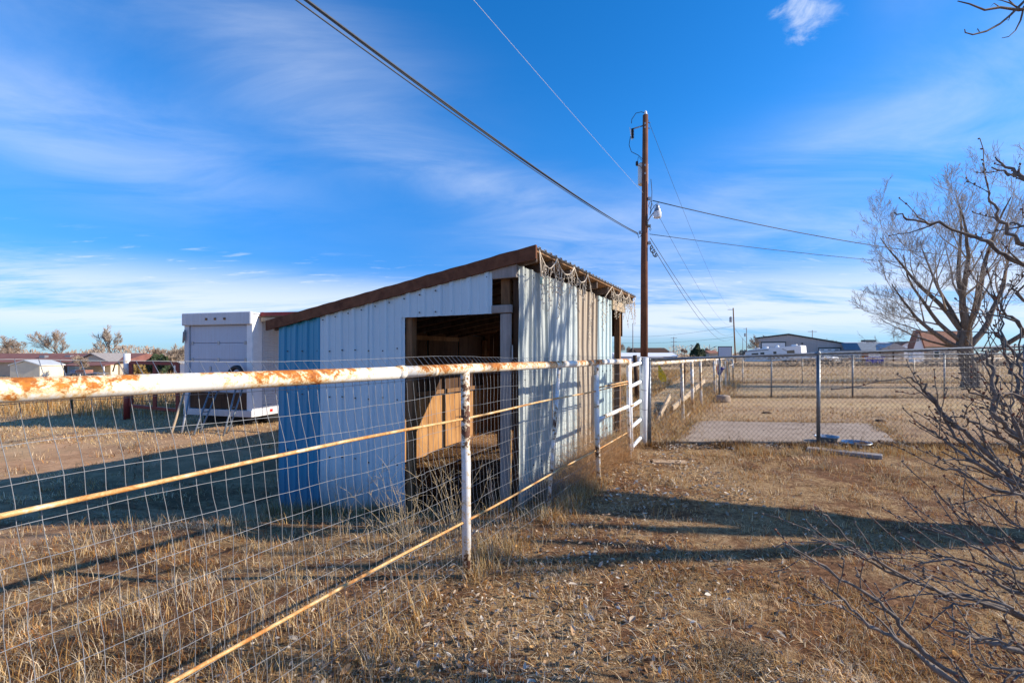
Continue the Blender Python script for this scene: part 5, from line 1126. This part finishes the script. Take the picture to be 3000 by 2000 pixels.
bush('dry_bush', on(505, 70), 'brown dry bush between the evergreen and trailer', 1.8, 1.35, 'dry_bush', 'bush', 1500, .3, seed=3)
bush('evergreen_tree', on(2043, 105), 'dark conical evergreen on the horizon left of the cargo trailer', 1.9, 1.9, 'evergreen', 'tree', 1800, .42, cone=True, seed=4)
bush('evergreen_tree', on(2498, 130), 'small dark evergreen tip above the barn roof end', 1.3, 2.4, 'evergreen', 'tree', 700, .45, cone=True, seed=5)
G2 = 'bare trees behind the grey barn'
for i, (x, d, H, r, sp_, lab, s_) in enumerate(((2225, 108, 8.0, .25, (15, 40), 'dense pale bare tree against the left wall of the barn', 31), (2245, 128, 9.0, .25, (20, 45), 'bare tree rising over the barn roof near its left eave', 32), (2432, 150, 9.5, .3, (25, 60), 'round bare tree over the right slope of the barn roof', 33), (2470, 155, 7.4, .2, (15, 35), 'pinkish bare tree right of the round bare one over the barn', 34),
      (2545, 160, 9.5, .22, (15, 40), 'slender bare tree above the pale tin roof', 35), (2585, 170, 7.6, .22, (30, 60), 'low rounded bare tree above the tin roof', 36), (2650, 190, 8, .22, (30, 60), 'faint bare tree left of the white gable', 37), (1815, 150, 8, .25, (30, 60), 'bare tree beyond the open end of the shed', 38), (1848, 170, 6.5, .2, (30, 60), 'low bare tree behind the white outbuilding', 39), (2178, 120, 4.6, .2, (30, 60), 'low bare thicket between leaning pole and barn', 40), (2070, 240, 7, .3, (30, 60), 'low hazy bare tree right of the far evergreen', 41), (2005, 260, 8, .3, (30, 60), 'low hazy bare tree by the three-armed pole', 42))):
    tree('bare_tree', on(x, d), lab, H, r, 4, G2, 'bark', 'twig_brown' if i % 3 else 'bark_pale', seed=s_, n_child=(4, 6), rmin=.022 if d < 200 else .05, spread=sp_, shrink=.68)

# distant tree line and weeds on the far field edge
def mass(name, spots, n, m, ls, label=None):
    mb = MB()
    for i in range(n):
        x, d, w_, h = random.choice(spots); p = px(x+random.uniform(-w_, w_), 1050, d*random.uniform(.97, 1.03)); z0 = gz(p.x, p.y) if d < 150 else -.6
        hh = h*random.random()**1.3*(0.6+.4*math.sin(p.x*.35/ (d/60))); c = Vector((p.x, p.y, z0+hh)); s_ = ls*random.uniform(.5, 1.3)
        e1 = Vector((random.gauss(0, .5), random.gauss(0, .5), random.gauss(0, 1))).normalized()*s_; e2 = e1.orthogonal().normalized()*s_*.22
        mb.add([c-e1, c+e2, c+e1, c-e2], [(0, 1, 2, 3)])
    return mb.build(name, m, kind='stuff')
random.seed(50)
mass('far_treeline', [(x, 420, 60, 10) for x in range(1500, 3100, 90)]+[(x, 380, 60, 9) for x in range(0, 820, 80)], 6000, 'twig_brown', 2.0)
mass('field_edge_weeds', [(x, 60+random.uniform(-3, 3), 25, .9+random.random()*.6) for x in range(1800, 3100, 22)], 9000, 'dry_bush', .26)

# ------------------------------------------------------------------ grass, leaves, weeds
def fence_x(y): return -2.077+.555*y
def in_shed(x, y):
    p = np.stack([x-C0.x, y-C0.y], 1); a_ = p @ np.array([A.x, A.y]); b_ = p @ np.array([B.x, B.y]); return (a_ > -.02) & (a_ < 4.6) & (b_ > -.03) & (b_ < 3.85)
def on_pad(x, y):
    pl = np.array(poly_pad); inside = np.zeros(len(x), bool); j = 3
    for i in range(4):
        xi, yi = pl[i]; xj, yj = pl[j]; c = ((yi > y) != (yj > y)) & (x < (xj-xi)*(y-yi)/(yj-yi)+xi); inside ^= c; j = i
    return inside
poly_pad = [(4.1, 10.4), (7.75, 10.0), (6.25, 7.55), (2.75, 7.95)]
def scatter(n, d0, d1, pw=1.4, side=1.25):
    u_ = rng.random(n); e = 1-pw+1e-9; d = (d0**e+(d1**e-d0**e)*u_)**(1/e); x = rng.uniform(-side, side, n)*d+rng.normal(0, .3, n)*0; return x, d
# thatch
x, y = scatter(260000, 1.15, 13, 1.15)
dens = .45*fbm(x*.8, y*.8, 21)+.35*fbm(x*3, y*3, 22)+.30*fbm(x*9, y*9, 27)
left = x < fence_x(y)
bare = np.clip((fbm(x*1.0, y*1.0, 33)-.50)*7, 0, 1); keep = (dens > np.where(left, .545, .505)+.20*bare) & ~in_shed(x, y) & ~on_pad(x, y)
sandy = np.clip((-4.6+.30*y-x+.6)/2.2, 0, 1)*(fbm(x*.55, y*.55, 40) > .42); keep &= rng.random(len(x)) > sandy*.85
x, y = x[keep], y[keep]; left = left[keep]; n = len(x); f_ = np.clip(y/5, .8, 2.2)
tall = fbm(x*1.7, y*1.7, 23)
h = rng.uniform(.025, .075, n)*(.55+1.1*tall)*np.where(left, 1.35, 1.0)*np.clip(f_, .9, 1.4); lean = rng.uniform(.35, 1.0, n)
t1 = fbm(x*.8, y*.8, 24); t2 = fbm(x*1.5, y*1.5, 25); grey = fbm(x*1.3, y*1.3, 29)
cols = straw_cols(n, [2, 3, 3.5, 1.5, 2, 1, 2.5, .5])
gold = (t1 > .53)[:, None]; cols = np.where(gold, straw_cols(n, [5, 4, 2, .6, 3, 2, 1.5, 1]), cols)
cols = np.where((t2 > .60)[:, None], straw_cols(n, [2, 1, .7, 1, .5, 4, .3, 5]), cols)
cols = np.where((grey > .62)[:, None], straw_cols(n, [.6, .5, 1.2, 6, 0, 2, .2, 1.5]), cols)
cols = np.clip(cols*np.array([1.04, .95, .87]), 0, 1)*(.42+1.15*np.clip((fbm(x*2.6, y*2.6, 35)-.25)*1.7, 0, 1))[:, None]
blades('dry_grass', x, y, h, .0048*f_*rng.uniform(.7, 1.4, n), lean, cols)
# tufts: curled taller straw, clustered
x, y = scatter(5200, 1.2, 14, 1.1); k = rng.integers(10, 26, len(x)); X = np.repeat(x, k); Y = np.repeat(y, k); sp_ = .03+.05*rng.random(len(X)); X = X+rng.normal(0, 1, len(X))*sp_; Y = Y+rng.normal(0, 1, len(Y))*sp_
left = X < fence_x(Y); keep = ~in_shed(X, Y) & ~on_pad(X, Y) & (np.repeat(rng.random(len(x)), k) < np.where(left, .62, .50)*(.25+1.2*fbm(X*.6, Y*.6, 31)))
sandy = np.clip((-4.6+.30*Y-X+.6)/2.2, 0, 1); keep &= np.repeat(rng.random(len(x)), k) > sandy*.8
X, Y = X[keep], Y[keep]; n = len(X); left = left[keep]; h = rng.uniform(.05, .15, n)*np.where(left, 1.25, .85)
blades('grass_tufts', X, Y, h, .0042*np.clip(Y/4, .8, 2.2)*rng.uniform(.7, 1.3, n), rng.uniform(.2, .95, n), np.clip(straw_cols(n, [4, 4, 2.5, 3, 1.5, 3, 1, 2])*np.array([1.04, .97, .90]), 0, 1))
x, y = scatter(26000, 1.2, 6, .6, 1.2); kk = (fbm(x*1.6, y*1.6, 37) > .50) & ~in_shed(x, y); x, y = x[kk], y[kk]; n = len(x)
blades('curled_thatch', x, y, rng.uniform(.05, .11, n), .0062*rng.uniform(.6, 1.3, n), rng.uniform(.85, 1.0, n), np.where((fbm(x*.9, y*.9, 38) > .5)[:, None], straw_cols(n, [2, 1, 1, 4, 1, 5, .5, 4]), straw_cols(n, [4, 4, 1, 1, 4, 2, 3, 1])))
# middle distance lawn and field
x, y = scatter(150000, 10, 60, 1.5, 1.2); keep = ~in_shed(x, y) & (fbm(x*.35, y*.9, 61) > .40); x, y = x[keep], y[keep]; n = len(x); right = x > fence_x(y)
h = rng.uniform(.03, .085, n)*np.clip(y/14, 1, 2.4)*np.where(right & (y < 24), .75, 1.3)
blades('field_grass', x, y, h, .004*np.clip(y/5, 1, 9), rng.uniform(.3, .95, n), np.clip(straw_cols(n, [6, 4, .5, 1, 1.3, 4])*1.12, 0, 1))
# rank dry grass beyond the corral on the left
n = 42000; y = rng.uniform(14.2, 42, n); x = rng.uniform(-1.25, -.36, n)*y-1.5; keep = (fbm(x*.4, y*.4, 71) > .36) & ~((x > -9.5) & (x < -4.5) & (y < 19)); x, y = x[keep], y[keep]; n = len(x)
blades('tall_grass', x, y, rng.uniform(.35, .95, n), .010*np.clip(y/14, 1, 3), rng.uniform(.1, .6, n), straw_cols(n, [4, 4, 1.5, .5, 5, 1.5]))
n = 9000; u_ = rng.uniform(8.1, 25, n); off = rng.normal(.15, .35, n); x = fence_x(u_)-off; y = u_; dn_ = rng.random(n)
blades('tall_grass', x, y, rng.uniform(.12, .55, n)*np.where(u_ < 11, .55, .7), .006*np.clip(u_/9, 1, 2), rng.uniform(.2, .8, n), straw_cols(n, [4, 4, 2, 1, 4, 1]))
n = 16000; y = rng.uniform(12, 40, n); x = fence_x(y)-rng.uniform(.5, 1, n)*y*.25
blades('tall_grass', x, y, rng.uniform(.15, .5, n), .008*np.clip(y/12, 1, 3), rng.uniform(.2, .7, n), straw_cols(n, [3, 4, 2.5, 1, 3, 1]))
# strip along both sides of the near pipe fence, the shed wall and the chain link
def strip(name, P_, n, hlo, hhi, wd_, sd, p, dark=1.0):
    t_ = rng.random(n); x = np.empty(n); y = np.empty(n)
    a_ = np.array(P_[0]); b_ = np.array(P_[1]); x = a_[0]+(b_[0]-a_[0])*t_+rng.normal(0, sd, n); y = a_[1]+(b_[1]-a_[1])*t_+rng.normal(0, sd, n)
    kk = (fbm(x*2.2, y*2.2, 81) > .42) & ~in_shed(x, y); x, y = x[kk], y[kk]; m_ = len(x)
    return blades(name, x, y, rng.uniform(hlo, hhi, m_), wd_*rng.uniform(.7, 1.3, m_), rng.uniform(.15, .9, m_), straw_cols(m_, p)*dark)
strip('fence_grass', (FP(.8).xy, FP(6.8).xy), 13000, .05, .22, .004, .10, [4, 4, 2.2, 2, 3, 1.5])
strip('fence_grass', (S(-.08, .05, 0).xy, S(-.12, 3.9, 0).xy), 6000, .05, .26, .005, .07, [4, 3, 3, 2, 2, 2])
strip('fence_grass', (S(.5, -.12, 0).xy, S(3.8, -.12, 0).xy), 8000, .05, .26, .005, .08, [3, 3, 3, 3, 2, 1])
strip('fence_grass', (nl(-.1).xy-Vector((0, .16)), nl(9).xy-Vector((0, .16))), 22000, .03, .13, .008, .10, [.3, .6, 9, .6, 1, .2, 2.5], .62)
strip('fence_grass', (Vector((2.4, 7.2)), Vector((7.5, 7.0))), 6000, .05, .22, .005, .16, [5, 4, 1, .5, 4, 1.5])
strip('fence_grass', (fl(0).xy, fl(13).xy), 6000, .04, .2, .008, .12, [2, 3, 5, 2, 2, .7]); strip('fence_grass', (Vector((11.5, 24.3)), Vector((34, 24.3))), 7000, .06, .26, .014, .16, [2, 3, 4, 2, 2, .7])
for pa, pb_ in zip(poly_pad, poly_pad[1:]+poly_pad[:1]): strip('fence_grass', (Vector(pa), Vector(pb_)), 3500, .03, .13, .007, .07, [4, 4, 3, 1, 3, 1.5])
# fallen leaves
def leaves(name, x, y, size, cols):
    n = len(x); z = gz_arr(x, y)+rng.uniform(.004, .03, n); yaw = rng.uniform(0, 2*math.pi, n); pit = rng.normal(0, .6, n); rol = rng.normal(0, .8, n); cu = rng.uniform(.2, 1.1, n)
    loc = np.array([(-1, 0), (-.35, .42), (-.35, -.42), (.4, .36), (.4, -.36), (1.05, 0), (0, 0)])
    V = np.empty((n, 7, 3)); cy, sy = np.cos(yaw), np.sin(yaw); cpt_, spt_ = np.cos(pit), np.sin(pit); cr, sr = np.cos(rol), np.sin(rol)
    for i, (a_, b_) in enumerate(loc):
        lz = cu*(abs(b_)*1.6+a_*a_*.35); X_ = a_+0*cu; Y_ = b_+0*cu
        Y2 = Y_*cr-lz*sr; Z2 = Y_*sr+lz*cr; X3 = X_*cpt_+Z2*spt_; Z3 = -X_*spt_+Z2*cpt_
        V[:, i] = np.stack([x+(X3*cy-Y2*sy)*size, y+(X3*sy+Y2*cy)*size, z+np.maximum(Z3, -.15)*size], 1)
    base = (np.arange(n)*7)[:, None]; fl_ = (base+np.array([0, 2, 6, 0, 6, 1, 1, 6, 3, 2, 4, 6, 3, 6, 5, 6, 4, 5])[None]).ravel()
    return np_mesh(name, V.reshape(-1, 3), fl_, np.full(n*6, 3), 'leaf', np.repeat(cols, 7, 0))
LEAF = np.array([(.60, .52, .42), (.48, .38, .28), (.42, .27, .15), (.72, .66, .57), (.55, .33, .13), (.30, .21, .15)])
def leaf_cols(n, p): return np.clip(LEAF[rng.choice(6, n, p=np.array(p)/sum(p))]*rng.uniform(.75, 1.15, (n, 1)), 0, 1)
x, y = scatter(24000, 1.3, 9, 1.1); wgt = fbm(x*.8, y*.8, 91)+.65*np.exp(-((x+.0)**2+(y-2.85)**2)/1.1)+.25*np.exp(-((x-fence_x(y)-.3)/.35)**2); keep = (rng.random(len(x)) < np.clip((wgt-.50)*1.9, .02, 1)) & (x > fence_x(y)-.8) & ~in_shed(x, y) & ~on_pad(x, y)
x, y = x[keep], y[keep]; leaves('fallen_leaves', x, y, rng.uniform(.007, .021, len(x))*np.where(rng.random(len(x)) < .10, 1.6, 1), leaf_cols(len(x), [4, 4, 4, 2.2, 2, 3]))
n = 2200; t_ = rng.random(n); x = 2.3+t_*7; y = 7.7+rng.normal(-.1, .14, n); leaves('fallen_leaves', x, y, rng.uniform(.012, .03, n), leaf_cols(n, [2, 3, 4, 2, 1, 5]))
n = 260; x = rng.uniform(3, 7.5, n); y = rng.uniform(7.6, 10.2, n); k_ = on_pad(x, y); leaves('fallen_leaves', x[k_], y[k_]+0, rng.uniform(.012, .03, k_.sum()), leaf_cols(k_.sum(), [1, 2, 5, .5, 2, 5]))
n = 700; x = rng.uniform(1.0, 2.6, n); y = rng.uniform(4.6, 7.4, n); k_ = x > fence_x(y)+.1; leaves('fallen_leaves', x[k_], y[k_], rng.uniform(.015, .032, k_.sum()), leaf_cols(k_.sum(), [4, 4, 3, 2, 2, 1]))

# tall weeds by the shed door, tumbleweed against the fence end
def weed(name, base, label, n, H, sprd, m, cat='weed', side=4, r=.0035, seed=0, curl=.12, up=1.0, sub=6, group=None):
    random.seed(seed); mb = MB(); base = Vector(base); base.z = gz(base.x, base.y)-.02
    for i in range(n):
        d = Vector((random.gauss(0, sprd), random.gauss(0, sprd), up)).normalized(); L = H*random.uniform(.45, 1.1); p = base+Vector((random.gauss(0, .05), random.gauss(0, .05), 0)); pts = [p]
        for k in range(6): d = (d+Vector((random.gauss(0, curl), random.gauss(0, curl), random.gauss(0, curl)))).normalized(); pts.append(pts[-1]+d*L/6)
        mb.tube(pts, [r*(1-.13*k) for k in range(7)], side, cap=False)
        for s_ in range(sub):
            q = pts[random.randint(2, 6)]; dd = (d+Vector((random.gauss(0, .6), random.gauss(0, .6), random.gauss(.1, .5)))).normalized(); l = L*random.uniform(.08, .26); e = q+dd*l; mb.tube([q, q.lerp(e, .5)+Vector((0, 0, l*.06)), e], [r*.5, r*.4, r*.2], 3, cap=False)
    o = mb.build(name, m, smooth=True); return tag(o, label, cat, group)
GW = 'dry weeds growing along the shed'
weed('dry_weed', Vector((-.95, 4.2, 0)), 'tall straw coloured weed before the left doorpost of the shed', 26, .66, .34, 'stalk', seed=1, group=GW)
weed('dry_weed', Vector((-.5, 4.12, 0)), 'tall straw coloured weed before the middle of the dark doorway', 22, .72, .30, 'stalk', seed=2, group=GW)
weed('dry_weed', Vector((-1.62, 4.55, 0)), 'thin branching weed standing before the pale blue wall panel', 4, .80, .18, 'stalk', seed=3, sub=12, group=GW)
weed('dry_weed', Vector((-.12, 4.45, 0)), 'grey stalk weed before the right doorpost of the shed', 8, .7, .2, 'greyweed', seed=4, sub=9, group=GW)
weed('dry_weed', S(-.2, 3.3, 0), 'low straw weed at the foot of the blue wall panel', 12, .35, .4, 'stalk', seed=5, group=GW)
weed('dry_weed', S(.25, -.25, 0), 'bushy grey weed at the corner of the white wall panels', 60, .42, .55, 'greyweed', seed=6, r=.0025, sub=8, curl=.2, group=GW)
weed('dry_weed', S(1.2, -.25, 0), 'bushy purple grey weed halfway along the white wall panels', 60, .36, .6, 'greyweed', seed=7, r=.0025, sub=8, curl=.2, group=GW)
GT = 'tumbleweeds caught at the end of the pipe fence'
for i, (d, off, H, lab) in enumerate(((5.75, .18, .62, 'orange brown tumbleweed caught just behind the second pipe post'), (6.15, .2, .85, 'largest orange brown tumbleweed piled before the aqua wall panel'), (6.6, .12, .6, 'orange brown tumbleweed caught beside the fence end post'), (5.3, .15, .42, 'low tangled tumbleweed left of the second pipe post'))):
    p = FP(d, 0, off); weed('tumbleweed', p, lab, 190, H, .75, 'tumble', 'tumbleweed', 3, .0026, 20+i, .28, .8, 7, GT)
for i, (x, y, H, lab) in enumerate(((2150, 1315, .30, 'dark seedy weed under the chain link left of its middle post'), (2520, 1325, .32, 'brown weed clump beside the wide pan'), (2640, 1420, .45, 'pale thin grass stalk standing on the lawn before the chain link'))):
    p = gpx(x, y); weed('dry_weed', p, lab, 6 if i < 2 else 3, H, .25, 'dry_bush' if i < 2 else 'stalk', seed=60+i, sub=10 if i < 2 else 2, r=.0035, group='weeds at the chain link fence')
for i, (x, y) in enumerate(((2215, 1330), (2330, 1335), (2420, 1370))):
    p = gpx(x, y); weed('grass_clump', p, ['straw grass clump on the lawn before the concrete pad', 'straw grass clump left of the grey timber', 'wide straw grass clump before the grey timber'][i], 60, .2, .8, 'stalk', 'grass clump', 3, .0022, 70+i, .15, .8, 0, 'straw clumps near the chain link')
